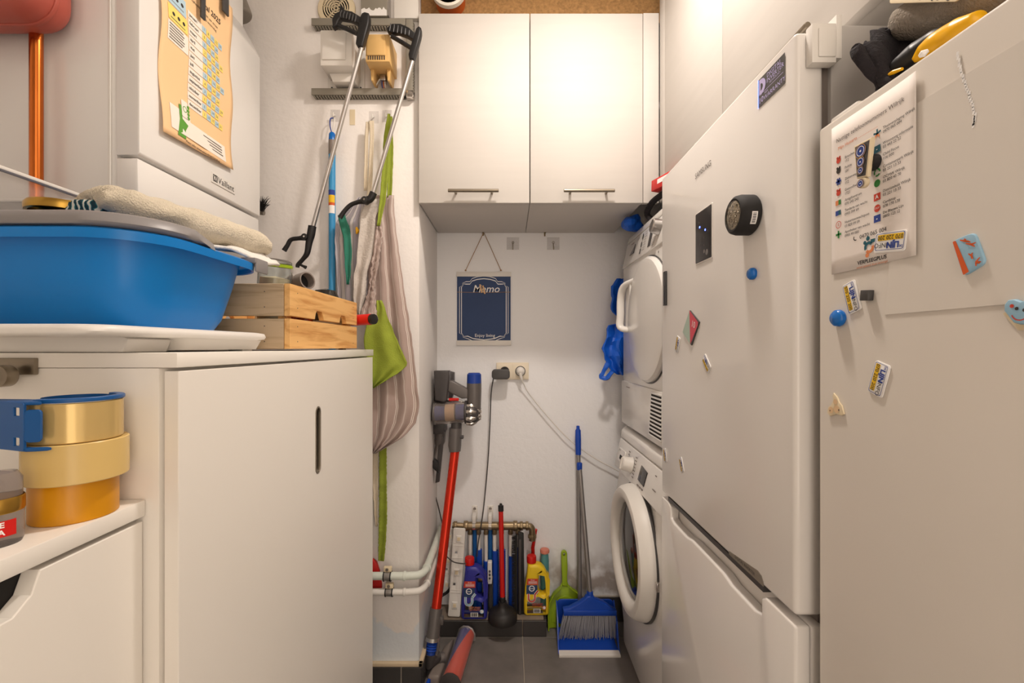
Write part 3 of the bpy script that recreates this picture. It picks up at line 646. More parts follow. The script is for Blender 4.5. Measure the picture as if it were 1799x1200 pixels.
# wooden crate
KX, KY0, KY1 = -.425, .872, 1.253; KZ = TZ; KW = .30; kx = KX-KW
t = thing('wooden_crate', 'small pine crate with handholes at the edge of the tall cabinet', 'crate', ((KX+kx)/2, (KY0+KY1)/2, KZ))
gE = frame((KX-.006, 0, 0), 'east')
def hole(y): return [(y-.019,1.2145),(y+.019,1.2145),(y+.015,1.229),(y+.011,1.234),(y-.011,1.234),(y-.015,1.229)]
for sx, nm in ((0, KX), (1, kx+.012)):
    f = frame((nm-.006, 0, 0), 'east')
    lo = [(KY0,KZ+.004),(KY1,KZ+.004),(KY1,1.2095),(KY0,1.2095)]
    h1, h2 = (1.005, 1.148)
    up = [(KY0,1.2150),(h1-.022,1.2150)]+[(h1-.017,1.228),(h1-.012,1.2335),(h1+.014,1.2335),(h1+.019,1.228),(h1+.026,1.2150)]+[(h2-.022,1.2150),(h2-.017,1.228),(h2-.012,1.2335),(h2+.014,1.2335),(h2+.019,1.228),(h2+.026,1.2150)]+[(KY1,1.2150),(KY1,1.2775),(KY0,1.2775)]
    MB().curve([lo], .012, .001, f, 0, 1).build('plank', 'pine_side', t, angle=14)
    MB().curve([up], .012, .001, f, 0, 1).build('plank', 'pine_side', t, angle=14)
for y0 in (KY0, KY1-.012):
    for a, b_ in ((KZ+.004, 1.2095), (1.2150, 1.2775)): MB().box((kx+.013, y0, a), (KX-.013, y0+.012, b_)).build('plank', 'pine_end', t, bevel=.001, seg=1)
for i in range(4): MB().box((kx+.013+i*.0695, KY0+.013, KZ+.003), (kx+.013+i*.0695+.064, KY1-.013, KZ+.011)).build('bottom_slat', 'pine_side', t, bevel=.001, seg=1)
for yy in (KY0+.013, KY1-.031):
    for xx in (kx+.013, KX-.031): MB().box((xx, yy, KZ+.011), (xx+.018, yy+.018, 1.27)).build('corner_post', 'pine_side', t, bevel=.001, seg=1)
nl = MB()
for y in (KY0+.03, KY1-.03):
    for z in (1.165, 1.195, 1.232, 1.262): nl.cyl((KX-.0002, y, z), (KX+.0004, y, z), .0011, n=8)
for x in (KX-.05,):
    for z in (1.165, 1.195, 1.232, 1.262): nl.cyl((x, KY0+.0002, z), (x, KY0-.0004, z), .0011, n=8)
stuff(nl.build('nail_head', 'dark_grey', t))
# contents of the crate
j = thing('glass_jar', 'glass storage jar with green sealing ring poking out of the crate', 'jar', (-.497, .955, 1.2))
c, ax = V((-.494,.945,1.279)), V((.55,-.35,.75)).normalized()
MB().lathe([(.0001,-.10),(.028,-.10),(.032,-.09),(.033,.03),(.029,.046),(.027,.046),(.031,.029),(.030,-.09),(.0001,-.095)], c, (.12,-.1,.98), 28).build('glass', 'glass', j)
MB().lathe([(.029,.043),(.0325,.044),(.0325,.049),(.029,.050)], c, (.12,-.1,.98), 28).build('seal', 'lime', j)
MB().lathe([(.0001,-.09),(.028,-.09),(.0295,-.03),(.028,.02),(.0001,.024)], c, (.12,-.1,.98), 24).build('contents', 'plastic_cream', j)
MB().lathe([(.031,.049),(.030,.056),(.022,.060),(.0001,.061)], c, (.12,-.1,.98), 28).build('lid', 'glass', j)
a, b_ = W(515,500,1.02), W(553,489,.985); d = (b_-a).normalized()
p = thing('pipe_fitting', 'grey vacuum hose coupling lying in the crate', 'fitting', a-d*.04)
MB().lathe([(.0175,-.06),(.0175,.024),(.0195,.025),(.0195,.05),(.0165,.05),(.0165,.02)], a, d, 26).build('sleeve', 'plastic_grey', p)
MB().lathe([(.016,-.06),(.016,.03),(.0001,.03)], a, d, 20).build('bore', 'black', p)
MB().lathe([(.0186,.0),(.020,.003),(.0186,.006)], a, d, 26).build('collar', 'alu', p)
one(MB().lathe([(.0001,.0),(.028,.0),(.032,.006),(.030,.016),(.016,.022),(.0001,.022)], W(520,492,1.10)-V((0,0,.02)), (.2,-.35,.9), 26), 'lens_cap', 'dark_grey', 'dark grey round cap behind the hose coupling in the crate', 'cap', angle=50)
one(MB().lathe([(.0001,-.05),(.03,-.05),(.034,-.03),(.034,.012),(.026,.03),(.0001,.036)], W(592,523,1.18)-V((.030,0,.012)), (0,0,1), 24), 'jar_dome', 'smoke_glass', 'dark glass jar top showing at the far end of the crate', 'jar', angle=50)
one(MB().lathe([(.0001,0),(.03,0),(.032,.01),(.032,.07),(.02,.085),(.0001,.085)], (-.48,1.02,KZ+.012), (0,0,1), 22), 'amber_jar', 'amber_glass', 'reddish amber jar seen through the crate handhole', 'jar', angle=50)
one(MB().blob((-.53,.905,1.268), .04, .012, .010, .004, 40, 16), 'red_wrapper', 'red', 'small red wrapper just above the crate edge beside the blue tub', 'wrapper')
# red tube with black cap sticking out beyond the crate
a, b_ = W(618,563,1.285), W(652,561,1.255); d = (b_-a).normalized(); m_ = a-d*.03
r = thing('red_tube', 'shiny red tube with black end cap beside the crate', 'tube', (m_.x, m_.y, TZ))
MB().cyl(a-d*.10, b_, .0155, n=22).build('barrel', 'red', r, bevel=.001)
MB().cyl(b_, b_+d*.013, .0145, n=22).build('end_cap', 'black', r, bevel=.002)
MB().box((m_.x-.012, m_.y-.01, TZ), (m_.x+.002, m_.y+.012, m_.z-.013)).build('stand', 'black', r)
# ================================================================ ON THE DRAWER UNIT: TAPES, GLUE JAR
def tape(cx, cy, z, r, h, mat, label, name='tape_roll'):
    t = thing(name, label, 'tape', (cx, cy, z), 'packing tape rolls')
    MB().lathe([(r*.74,.001),(r-.001,.0),(r,.001),(r,h-.001),(r-.001,h),(r*.74,h-.001)], (cx,cy,z), (0,0,1), 56).build('tape', mat, t, angle=40)
    MB().lathe([(r*.745,.001),(r*.70,.0005),(r*.70,h-.0005),(r*.745,h-.001)], (cx,cy,z), (0,0,1), 40).build('core', 'card_core', t, angle=40); return t
ty = .505; tx = -.4849; hh = .043
tape(-.4876, ty, DZ, .0377, hh, 'amber_tape', 'amber roll of packing tape at the bottom of the stack')
tape(tx, ty, DZ+hh, .0447, hh, 'tan_tape', 'pale tan roll of packing tape in the middle of the stack')
tape(tx-.0015, ty, DZ+2*hh, .0407, hh, 'clear_tape', 'clear glossy roll of packing tape held by the blue dispenser')
# blue dispenser clamped on the top roll
zt = DZ+3*hh; rr = .0407; cx_ = tx-.0015
d = thing('tape_dispenser', 'blue plastic tape dispenser clipped on the top tape roll', 'tape dispenser', (cx_-.03, ty-.04, DZ+2*hh))
XY = lambda px, Y: ((px-CX)*Y/F, Y)
ap = arc(cx_, ty, rr*.84, 262, 440, 18); bp = arc(cx_, ty, rr*1.03, 440, 262, 18)
MB().prism(ap+bp, zt+.0005, zt+.005).build('top_arm', 'blue_disp', d, bevel=.0008, seg=1)
A0, B0, C0, D0 = XY(-12,.468), XY(44,.452), XY(74,.4555), XY(92,.459)
MB().prism([A0, B0, C0, bp[-1], ap[0], XY(60,.476), XY(-8,.480)], zt+.0005, zt+.004).build('top_web', 'blue_disp', d, bevel=.0008, seg=1)
MB().prism([A0, B0, C0, D0, XY(60,.4575), XY(-8,.476)], zt-hh-.0035, zt-hh+.0005).build('lower_arm', 'blue_disp', d, bevel=.0008, seg=1)
MB().lathe([(rr*.69,.004),(rr*.69,-.02),(rr*.65,-.02),(rr*.65,.004)], (cx_,ty,zt), (0,0,1), 40).build('hub', 'blue_disp', d)
def wallplate(P0, P1, z0, z1, holes, name, th=.0025, r=.003):
    o = V((P0[0], P0[1], (z0+z1)/2)); dv = V((P1[0]-P0[0], P1[1]-P0[1], 0)); g = frm(o, dv, (0,0,1)); L_ = dv.length; hz = (z1-z0)/2
    MB().curve([rrect(L_/2, 0, L_/2, hz, r)]+[rrect(L_*u, hz*v, L_*.09, hz*.17, .001) for u, v in holes], th, .0005, g, 0, 1).build(name, 'blue_disp', d, angle=20)
wallplate(A0, B0, zt-hh-.003, zt+.003, [(.78,.62),(.78,-.62)], 'blade_plate')
wallplate(B0, C0, zt-hh+.006, zt-.004, [], 'pressure_flap', .0025, .004)
# glue jar
c = V((-.452-.035, .415, DZ)); c = W(-6, 905, .43); c.z = DZ
j = thing('glue_jar', 'clear plastic jar with gold band and red label at the left edge', 'jar', c)
MB().lathe([(.0001,.0),(.017,.0),(.0185,.004),(.0185,.030),(.017,.036),(.0001,.036)], c, (0,0,1), 30).build('base', 'bin_clear', j)
MB().lathe([(.0187,.031),(.0192,.032),(.0192,.044),(.0187,.045)], c, (0,0,1), 30).build('band', 'gold', j)
MB().lathe([(.0175,.045),(.0175,.062),(.014,.068),(.0001,.07)], c, (0,0,1), 30).build('lid', 'bin_clear', j)
lb = MB(); nn = 8
lb.loft([[(c.x+.0189*math.cos(a), c.y+.0189*math.sin(a), c.z+z) for a in [math.radians(-70+70*i/nn) for i in range(nn+1)]] for z in (.010, .025)], 0, closed=False)
for row, tt in enumerate(('RE', 'PA')):
    vs, fs = text_mesh(tt, .007, .03); lb.add([(c.x+.0191*math.cos(math.radians(-38)+v.x/.019), c.y+.0191*math.sin(math.radians(-38)+v.x/.019), c.z+.021-.007*row+v.y) for v in vs], fs, 1)
lb.build('label_wrap', ['red', 'white_flat'], j)
# ================================================================ ON THE PILLAR
gP = lambda y: frame((0, y, 0), 'cam')
def pz(px, py, Y): q = W(px, py, Y); return (q.x, q.z)
# fan
c = W(588, 10, 1.5); c.y = YP
t = thing('extractor_fan', 'round cream extractor fan grille high on the pillar', 'fan', (c.x, c.y, c.z-.06))
MB().lathe([(.0635,.0),(.0635,.006),(.060,.010),(.0455,.012),(.0455,.004),(.0001,.002)], c, (0,-1,0), 48).build('housing', 'plastic_cream', t, angle=30)
MB().lathe([(.0454,.0045),(.0001,.0045)], c, (0,-1,0), 36).build('opening', 'gap', t)
g = frame((c.x, YP-.0085, c.z), 'cam')
for r in (.041, .033, .025, .017, .009): MB().lathe([(r,.0),(r,.004),(r-.0032,.004),(r-.0032,.0),(r,.0)], (c.x, YP-.0065, c.z), (0,-1,0), 40).build('grille_ring', 'plastic_cream', t)
for k in range(6): MB().box((-.0012,.004,-.002), (.0012,.046,.002), xf=rot2(g, 60*k+20)).build('grille_spoke', 'plastic_cream', t)
# ducts near the ceiling
t = thing('square_duct', 'grey square duct with white paint splashes above the cable trunking', 'duct', (-.435, 1.5, 2.25))
a, b = pz(634, 30, 1.49), pz(680, 30, 1.49)
MB().box((a[0], 1.49, 2.252), (b[0], YP, ZC)).build('casing', 'trunking', t, bevel=.001)
MB().box((b[0], 1.491, 2.254), (b[0]+.005, YP, ZC)).build('edge_strip', 'alu', t)
s = MB(); gq = frame((0,1.4897,0),'cam'); P = [(a[0]+.001, 2.253)]+[(b[0]-.001, 2.253)]
top = [(lerp(b[0]-.001, a[0]+.001, i/16), 2.276+random.uniform(-.007,.009)) for i in range(17)]
s.flat(P+top, 0, 0, gq).build('paint_splash', 'white_flat', t)
one(MB().box((pz(692,0,1.50)[0], 1.50, 2.252), (XP+.001, YP, ZC)), 'pipe_boxing', 'plastic_white', 'white boxing beside the chipboard at the top of the pillar', 'boxing', bevel=.002)
# slotted cable trunking
def trunk(z0, z1, x0, x1, nslot, label):
    t = thing('cable_trunking', label, 'trunking', ((x0+x1)/2, 1.505, z0), 'slotted cable trunking')
    MB().box((x0, 1.494, z0+.003), (x1, 1.499, z1)).build('lid', 'trunking', t, bevel=.001)
    MB().box((x0+.004, 1.499, z1-.003), (x1-.004, YP, z1-.001)).box((x0+.004, YP-.002, z0), (x1-.004, YP, z1)).build('channel', 'trunking', t)
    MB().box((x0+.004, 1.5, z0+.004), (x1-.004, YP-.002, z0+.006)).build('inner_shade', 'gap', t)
    w = (x1-x0-.01)/nslot
    for i in range(nslot): MB().box((x0+.005+i*w, 1.498, z0), (x0+.005+i*w+w*.62, YP-.001, z0+.003)).build('comb_finger', 'trunking', t)
xa, xb = pz(547,0,1.495)[0], pz(712,0,1.495)[0]
trunk(2.2213, 2.248, xa, xb, 32, 'upper grey slotted cable trunking on the pillar below the fan')
trunk(1.990, 2.015, xa, xb, 32, 'lower grey slotted cable trunking on the pillar above the aprons')
x0, x1 = pz(713,0,1.495)[0], pz(725,0,1.495)[0]
t = thing('cable_trunking', 'vertical grey cable trunking joining the two slotted ones by the wall cabinet', 'trunking', ((x0+x1)/2, 1.505, 1.99), 'slotted cable trunking')
MB().box((x0, 1.496, 1.992), (x1, YP, 2.246)).build('lid', 'trunking', t, bevel=.001)
for i in range(26): MB().box((x1, 1.50, 2.0+i*.0094), (x1+.002, YP-.001, 2.0+i*.0094+.006)).build('comb_finger', 'trunking', t)
MB().box((x0+.001, 1.494, 1.986), (x1+.002, YP-.002, 2.008)).build('end_piece', 'chrome', t, bevel=.001)
# transformers
t = thing('transformer_box', 'white plastic transformer box between the cable trunkings', 'transformer', (-.55, 1.48, 2.03))
MB().box((-.602, 1.43, 2.05), (-.501, YP-.006, 2.163)).build('casing', 'plastic_white', t, bevel=.003)
MB().box((-.595, 1.426, 2.067), (-.520, 1.4305, 2.155)).build('front_panel', 'plastic_white', t, bevel=.002)
MB().prism([(-.578,2.022),(-.505,2.022),(-.498,2.05),(-.590,2.05)], -1.508, -1.47, xf=frm((0,0,0),(1,0,0),(0,0,1))).build('terminal_cover', 'plastic_white', t, bevel=.002)
MB().box((-.612, YP-.006, 2.018), (-.488, YP, 2.16)).build('back_plate', 'plastic_white', t, bevel=.001)
for x in (-.597, -.50): MB().cyl((x, YP-.009, 2.026), (x, YP-.005, 2.026), .003, n=12).build('screw', 'dark_grey', t)
t = thing('transformer_box', 'yellowed plastic transformer box with vent slots next to the white one', 'transformer', (-.41, 1.48, 2.02))
MB().box((-.4545, 1.42, 2.0565), (-.379, YP-.004, 2.143)).build('casing', 'plastic_yellowed', t, bevel=.002)
MB().box((-.450, 1.416, 2.074), (-.391, 1.4205, 2.139)).build('front_panel', 'plastic_yellowed', t, bevel=.0025)
for i in range(8): MB().box((-.447+i*.0072, 1.4185, 2.062), (-.444+i*.0072, 1.4203, 2.0735)).build('vent_slot', 'ink', t)
for x in (-.449, -.396): MB().prism([(x,2.02),(x+.006,2.02),(x+.010,2.057),(x-.002,2.057)], -1.514, -1.46, xf=frm((0,0,0),(1,0,0),(0,0,1))).build('foot', 'plastic_yellowed', t, bevel=.001)
MB().box((-.428, 1.485, 2.036), (-.410, 1.505, 2.056)).build('terminal', 'alu', t, bevel=.001)
for x, mt in ((-.424,'ink_blue'), (-.419,'terracotta'), (-.414,'plastic_white')): MB().tube(smooth([(x,1.495,2.037),(x,1.497,2.025),(x+.002,1.503,2.014)],4), .0016, 6).build('wire', mt, t)
MB().tube(smooth([(-.427,1.49,2.045),(-.44,1.495,2.03),(-.452,1.505,2.016)],5), .0022, 8).build('wire', 'plastic_white', t)
# reacher grabbers
def px3(z, sc, ox, oy, Y): return W(ox+z[0]/sc, oy+z[1]/sc, Y)
def reacher(label, barrel, grip, trig, ribs, tube, jaws, Yt, Yb, pivot):
    q = lambda z: px3(z, 4, 450, 0, Yt); b3 = lambda z: px3(z, 4, 450, 180, Yb)
    a, b = W(*tube[0], Yt), W(*tube[1], Yb)
    t = thing('reacher_grabber', label, 'grabber', b, 'reacher grabbers')
    gg = frame((0, Yt, 0), 'cam'); f = lambda L: [(q(z).x, q(z).z) for z in L]
    MB().curve([f(barrel)], .026, .006, gg).build('barrel', 'black', t, angle=50)
    hd = MB().curve([f(grip)], .022, .004, gg).build('grip', 'black', t, angle=50)
    for r in ribs: MB().tube([q(r[0])-V((0,.0115,0)), q(r[1])-V((0,.0125,0)), q(r[2])-V((0,.0115,0))], .0017, 6).build('rib', 'dark_grey', hd)
    MB().tube([q(z) for z in trig], .008, 10, flat=.8).build('trigger', 'black', t)
    MB().cyl(a+(b-a)*-.02, b, .0068, n=18).build('shaft', 'alu', t)
    for J in jaws: 
        P = smooth([b3(z) for z, r in J], 4); R = [interp([(i/(len(J)-1), r) for i, (z, r) in enumerate(J)], k/(len(P)-1))[0] for k in range(len(P))]
        MB().tube(P, R, 8).build('jaw', 'black', t, angle=50)
    p = b3(pivot); MB().cyl(p-V((0,.016,0)), p+V((0,.012,0)), .010, n=16).build('pivot', 'black', t, bevel=.001); MB().cyl(p-V((0,.0175,0)), p-V((0,.0155,0)), .003, n=10).build('rivet', 'chrome', t)
reacher('black and silver reacher grabber with its handle hung above the white transformer',
    [(770,100),(798,108),(804,130),(800,180),(785,235),(755,342),(722,342),(706,320),(715,250),(735,140),(750,108)],
    [(600,35),(630,85),(680,95),(745,135),(738,182),(660,150),(600,140),(582,165),(576,190),(546,207),(540,150),(560,110),(590,95)],
    [(572,178),(640,205),(715,240)], [[(612+i*20,92+i*7),(604+i*21,112+i*8),(602+i*20,136+i*7)] for i in range(6)],
    [(634,88),(549,402)],
    [[((395,870),.013),((385,930),.013),((372,985),.011),((358,1060),.009),((330,1100),.007),((295,1140),.007),((290,1160),.006)], [((345,950),.010),((300,955),.007),((245,965),.007),((220,1005),.007),((196,1042),.008)], [((300,1135),.004),((330,1150),.004),((350,1160),.006)]], 1.385, 1.44, (352,950))
reacher('black and silver reacher grabber hanging nearest the wall cabinet, jaw in front of the aprons',
    [(1145,198),(1163,210),(1164,240),(1158,272),(1112,432),(1080,426),(1074,395),(1100,300),(1128,215)],
    [(918,215),(960,180),(1020,180),(1080,208),(1125,250),(1110,292),(1060,262),(1000,240),(950,242),(930,235)],
    [(952,255),(1020,295),(1092,340)], [[(952+i*26,186+i*4+i*i),(950+i*26,208+i*5+i*i),(944+i*27,236+i*6)] for i in range(6)],
    [(724,108),(655,341)],
    [[((825,635),.012),((805,675),.012),((770,692),.013)], [((770,692),.011),((720,700),.007),((665,720),.007),((622,762),.007),((588,812),.008)]], 1.405, 1.41, (770,692))
# blue mop pole with grey collar on a cord
x = (583.5-CX)*1.492/F
t = thing('mop_pole', 'light blue mop pole hanging on the pillar beside the aprons', 'mop', (x, 1.492, 0))
z = lambda py: H-(py-CY)*1.492/F
MB().cyl((x,1.492,.0), (x,1.492,z(272)), .0108, n=20).build('pole', 'blue_pole', t)
MB().cyl((x,1.492,z(272)), (x,1.492,z(247)), .0112, n=20).build('collar', 'plastic_grey', t)
MB().lathe([(.0112,0),(.0105,.02),(.007,.026),(.0001,.028)], (x,1.492,z(247)), (0,0,1), 18).build('cap', 'blue_magnet', t)
for sx in (-1, 1): MB().tube(smooth([(x,1.492,z(236)),(x+sx*.006,1.49,z(222)),(x+sx*.007,1.495,z(208)),(x,1.505,z(204))],5), .0018, 6).build('cord', 'ink_blue' if sx < 0 else 'plastic_white', t)
s = MB(); 
for i, (za, zb_, m_) in enumerate(((344,335,0),(357,344,1),(362,357,2),(376,362,3))):
    s.loft([[(x+.0111*math.cos(a), 1.492+.0111*math.sin(a), z(zz)) for a in [math.radians(200+140*k/10) for k in range(11)]] for zz in (za, zb_)], m_, closed=False)
s.build('sticker', ['ink_blue', 'card_yellow', 'orange', 'white_flat'], t)
# clear adhesive hooks and tape on the pillar
for px, py, lab in ((589,203,'clear adhesive hook holding the blue mop pole'), (657,206,'clear adhesive hook holding the cream strap'), (680,204,'clear adhesive hook holding the green apron strap')):
    c = W(px, py, YP-.001)
    h = thing('adhesive_hook', lab, 'hook', (c.x, YP, c.z-.02), 'clear adhesive hooks on the pillar')
    MB().box((c.x-.016, YP-.0015, c.z-.02), (c.x+.016, YP, c.z+.02)).build('pad', 'pad_clear', h)
    MB().tube(smooth([(c.x,YP-.001,c.z),(c.x,YP-.012,c.z-.004),(c.x,YP-.018,c.z-.010),(c.x,YP-.020,c.z+.001)],4), .002, 6).build('hook', 'plastic_white', h)
c = W(619, 206, YP-.001); one(MB().box((c.x-.009, YP-.001, c.z-.026), (c.x+.009, YP, c.z+.026)), 'tape_strip', 'plastic_cream', 'short strip of yellowed masking tape on the pillar', 'tape')
# small whisk brush on the pillar, past the boiler
b = thing('hand_brush', 'small dark brush poking out behind the boiler', 'brush', W(462, 378, 1.46))
MB().tube([W(425,372,1.47), W(448,372,1.47), W(464,374,1.47)], .008, 10).build('handle', 'khaki', b)
m = MB(); random.seed(3)
for i in range(90):
    a = W(455+random.uniform(-4,10), 372-random.uniform(0,3), 1.47+random.uniform(-.012,.012)); e = W(452+random.uniform(-6,24), 345+random.uniform(-2,16), 1.46+random.uniform(-.02,.02))
    m.tube([a, a.lerp(e,.6)+V((0,0,.003)), e], [.0012,.001,.0004], 4)
stuff(m.build('bristles', 'bristle_black', b))
# ---------------------------------------------------------------- aprons
def cloth(rows, Y, amp=.008, f=2.5, ph=0, nu=22, nv=30, drift=0, jit=.004, jf=30, seed=0, uvrep=False, hem=0):
    y0, y1 = rows[0][0], rows[-1][0]; m = MB()
    def fn(u, v):
        py = lerp(y0, y1, v); xl, xr = interp(rows, py); Yv = Y+drift*v
        p = W(lerp(xl, xr, u), py+hem*(u-.5), Yv-amp*(.35+.65*v)*math.sin(2*math.pi*f*u+ph+2.2*v))
        return p+noise.noise_vector(p*jf+V((seed,0,0)))*jit*V((.6,1,.4)).length*.6
    m.grid(fn, nu, nv); return m
stripes('apron_stripe', (168,150,142), [(0,(172,152,144)),(.40,(226,216,208)),(.44,(168,148,140)),(.50,(226,216,208)),(.54,(176,156,148)),(.93,(196,182,174))], 2.7)
stripes('apron_lilac', (186,180,186), [(0,(186,180,188)),(.40,(92,112,106)),(.44,(190,184,186)),(.55,(206,200,198)),(.80,(92,112,106)),(.83,(186,180,188))], 3.2)
AY = 1.462
t = thing('striped_apron', 'taupe striped apron with lime pocket and straps hanging on the pillar', 'apron', W(690, 780, AY))
rows = [(343,664,692),(350,648,692),(375,644,693),(400,646,696),(440,647,701),(480,646,706),(520,646,712),(560,646,718),(600,647,724),(650,649,730),(700,651,735),(718,651,736),(745,651,729),(770,652,706),(797,653,660)]
cloth(rows, AY, .010, 2.6, .4, 40, 50, -.01).build('panel', 'apron_stripe', t, solid=.002, angle=80)
rows = [(350,652,676),(365,638,668),(380,634,660),(400,632,659),(430,629,657),(460,626,650),(480,622,645),(520,621,642),(545,624,636),(556,629,633)]
cloth(rows, AY-.022, .010, 1.1, 1.2, 22, 30, -.008, .004, 25, 4).build('folded_facing', 'mitt', t, solid=.003, angle=80)
rows = [(398,661,671),(415,660,672),(440,656,668),(470,652,664),(500,650,659),(520,644,659),(548,634,662),(562,634,664)]
m = cloth(rows, AY-.034, .006, 1.5, 0, 14, 60, -.004, .006, 110, 8); m.build('gathered_edge', 'apron_stripe', t, solid=.003, angle=80)
rows = [(528,662,671),(545,661,677),(565,646,684),(590,640,694),(612,640,704),(641,648,717),(655,650,700),(682,652,656)]
cloth(rows, AY-.030, .007, 1.6, .8, 24, 24, -.012, .004, 30, 2).build('pocket', 'lime_cloth', t, solid=.002, angle=80)
rows = [(200,681,686),(240,674,685),(300,671,682),(350,667,678),(397,662,668)]
cloth(rows, AY-.012, .002, 1, 0, 6, 30, -.028, .002, 60).build('strap', 'lime_cloth', t, solid=.002, angle=80)
rows = [(205,685,689),(260,683,691),(300,681,690),(346,680,688)]
cloth(rows, AY+.004, .002, 1, 0, 6, 24, -.004, .002, 60).build('strap', 'lime_cloth', t, solid=.002, angle=80)
rows = [(780,666,679),(850,666,679),(900,666,680),(950,665,678),(985,665,675)]
m = cloth(rows, AY+.02, .003, 1, 0, 8, 60, .012, .002, 60); m.warp(lambda p: p+V((0, .0025*math.sin(p.z*520), 0))); m.build('strap', 'lime_cloth', t, solid=.002, angle=80)
rows = [(785,654,664),(850,654,664),(905,658,663),(925,660,664)]
cloth(rows, AY+.026, .003, 1, 0, 6, 30, .008, .002, 60).build('strap', 'cream_cloth', t, solid=.002, angle=80)
t = thing('lilac_apron', 'pale lilac apron with teal band behind the crate', 'apron', W(615, 540, AY+.01))
rows = [(346,631,634),(360,618,640),(378,604,642),(388,590,643),(420,588,645),(460,590,644),(500,592,646),(545,594,648)]
cloth(rows, AY+.006, .012, 1.8, 2, 26, 30, -.006, .004, 30, 11).build('panel', 'apron_lilac', t, solid=.002, angle=80)
rows = [(378,593,606),(400,598,614),(420,604,617),(440,605,618),(470,606,617),(500,609,613)]
cloth(rows, AY-.012, .004, 1, 0, 8, 24, 0, .003, 30, 12).build('band', 'teal_cloth', t, solid=.002, angle=80)
c = W(627, 405, AY-.014); MB().blob(c, .006, .005, .012, .004, 90, 12).build('loop_tab', 'yellow', t)
t = thing('cream_strap', 'cream cloth strap loop hanging from a clear hook', 'strap', W(648, 335, 1.49))
cloth([(214,643,650),(240,641,647),(290,640,646),(335,639,645)], 1.488, .002, 1, 0, 6, 20, -.01, .001, 60).build('strap', 'cream_cloth', t, solid=.002)
cloth([(212,648,657),(240,650,657),(290,648,655),(350,644,653)], 1.484, .002, 1, 0, 6, 20, -.012, .001, 60).build('strap', 'cream_cloth', t, solid=.002)
# ---------------------------------------------------------------- heating pipes round the pillar
def heat_pipe(py, r, label, mat):
    z = H-(py-CY)*1.478/F; xk = -.2815
    P = [V((-1.1,1.478,z)), V((-.40,1.478,z)), V((-.335,1.478,z)), V((-.302,1.484,z)), V((-.287,1.502,z)), V((xk,1.53,z)), V((xk,1.70,z)), V((xk-.003,1.885,z))]
    t = thing('heating_pipe', label, 'pipe', (-.4, 1.478, z-r), 'painted heating pipes')
    MB().tube([P[0], P[1]]+smooth(P[2:6], 6)+P[6:], r, 16).build('pipe', mat, t, angle=50)
    for a, b in ((-.349, -.340),): MB().cyl((a,1.478,z), (b,1.478,z), r*1.22, n=16).build('joint', mat, t, bevel=.002)
    MB().cyl((xk,1.528,z), (xk,1.538,z), r*1.22, n=16).build('joint', mat, t, bevel=.002)
    return z, t
z1, p1 = heat_pipe(1012, .0125, 'upper pale green painted pipe bending round the pillar', 'white_paint_pipe')
z2, p2 = heat_pipe(1040, .011, 'lower white painted pipe bending round the pillar', 'plastic_white')
def clamp(xc, z, r, t):
    m = MB().lathe([(r*1.05,-.009),(r*1.3,-.009),(r*1.3,.009),(r*1.05,.009)], (xc,1.478,z), (1,0,0), 18).build('clamp_ring', 'alu', t)
    for s in (-1, 1): MB().lathe([(r*1.02,s*.009),(r*1.36,s*.009),(r*1.36,s*.0125),(r*1.02,s*.0125)], (xc,1.478,z), (1,0,0), 18).build('rubber', 'black', t)
    MB().box((xc-.012,1.472,z+r*1.25), (xc+.014,1.484,z+r*1.25+.016)).build('clamp_lug', 'plastic_cream', t, bevel=.002)
    MB().cyl((xc,1.468,z+r*1.25+.009), (xc,1.486,z+r*1.25+.009), .005, n=10).build('screw', 'chrome', t)
    MB().box((xc-.005,1.484,z-.005), (xc+.005,YP,z+.005)).build('stem', 'alu', t)
clamp((681-CX)*1.478/F, z1, .0125, p1); clamp((684-CX)*1.478/F, z2, .011, p2)
# red dustpan and green wire peeping out behind the tall cabinet
gr = frame((0,1.5075,0),'cam'); P = [pz(x,y,1.5) for x,y in ((610,980),(655,984),(661,990),(666,1005),(670,1030),(670,1035),(610,1037))]
one(MB().curve([P], .016, .004, gr), 'red_dustpan', 'red_matt', 'edge of a red plastic dustpan behind the tall cabinet', 'dustpan', angle=50)
one(MB().tube(smooth([(-.44,1.40,.06),(-.425,1.42,.02),(-.405,1.44,.004),(-.37,1.47,.004)],6), .0035, 8), 'green_wire', 'ink_green', 'thin green wire on the floor behind the tall cabinet', 'wire')
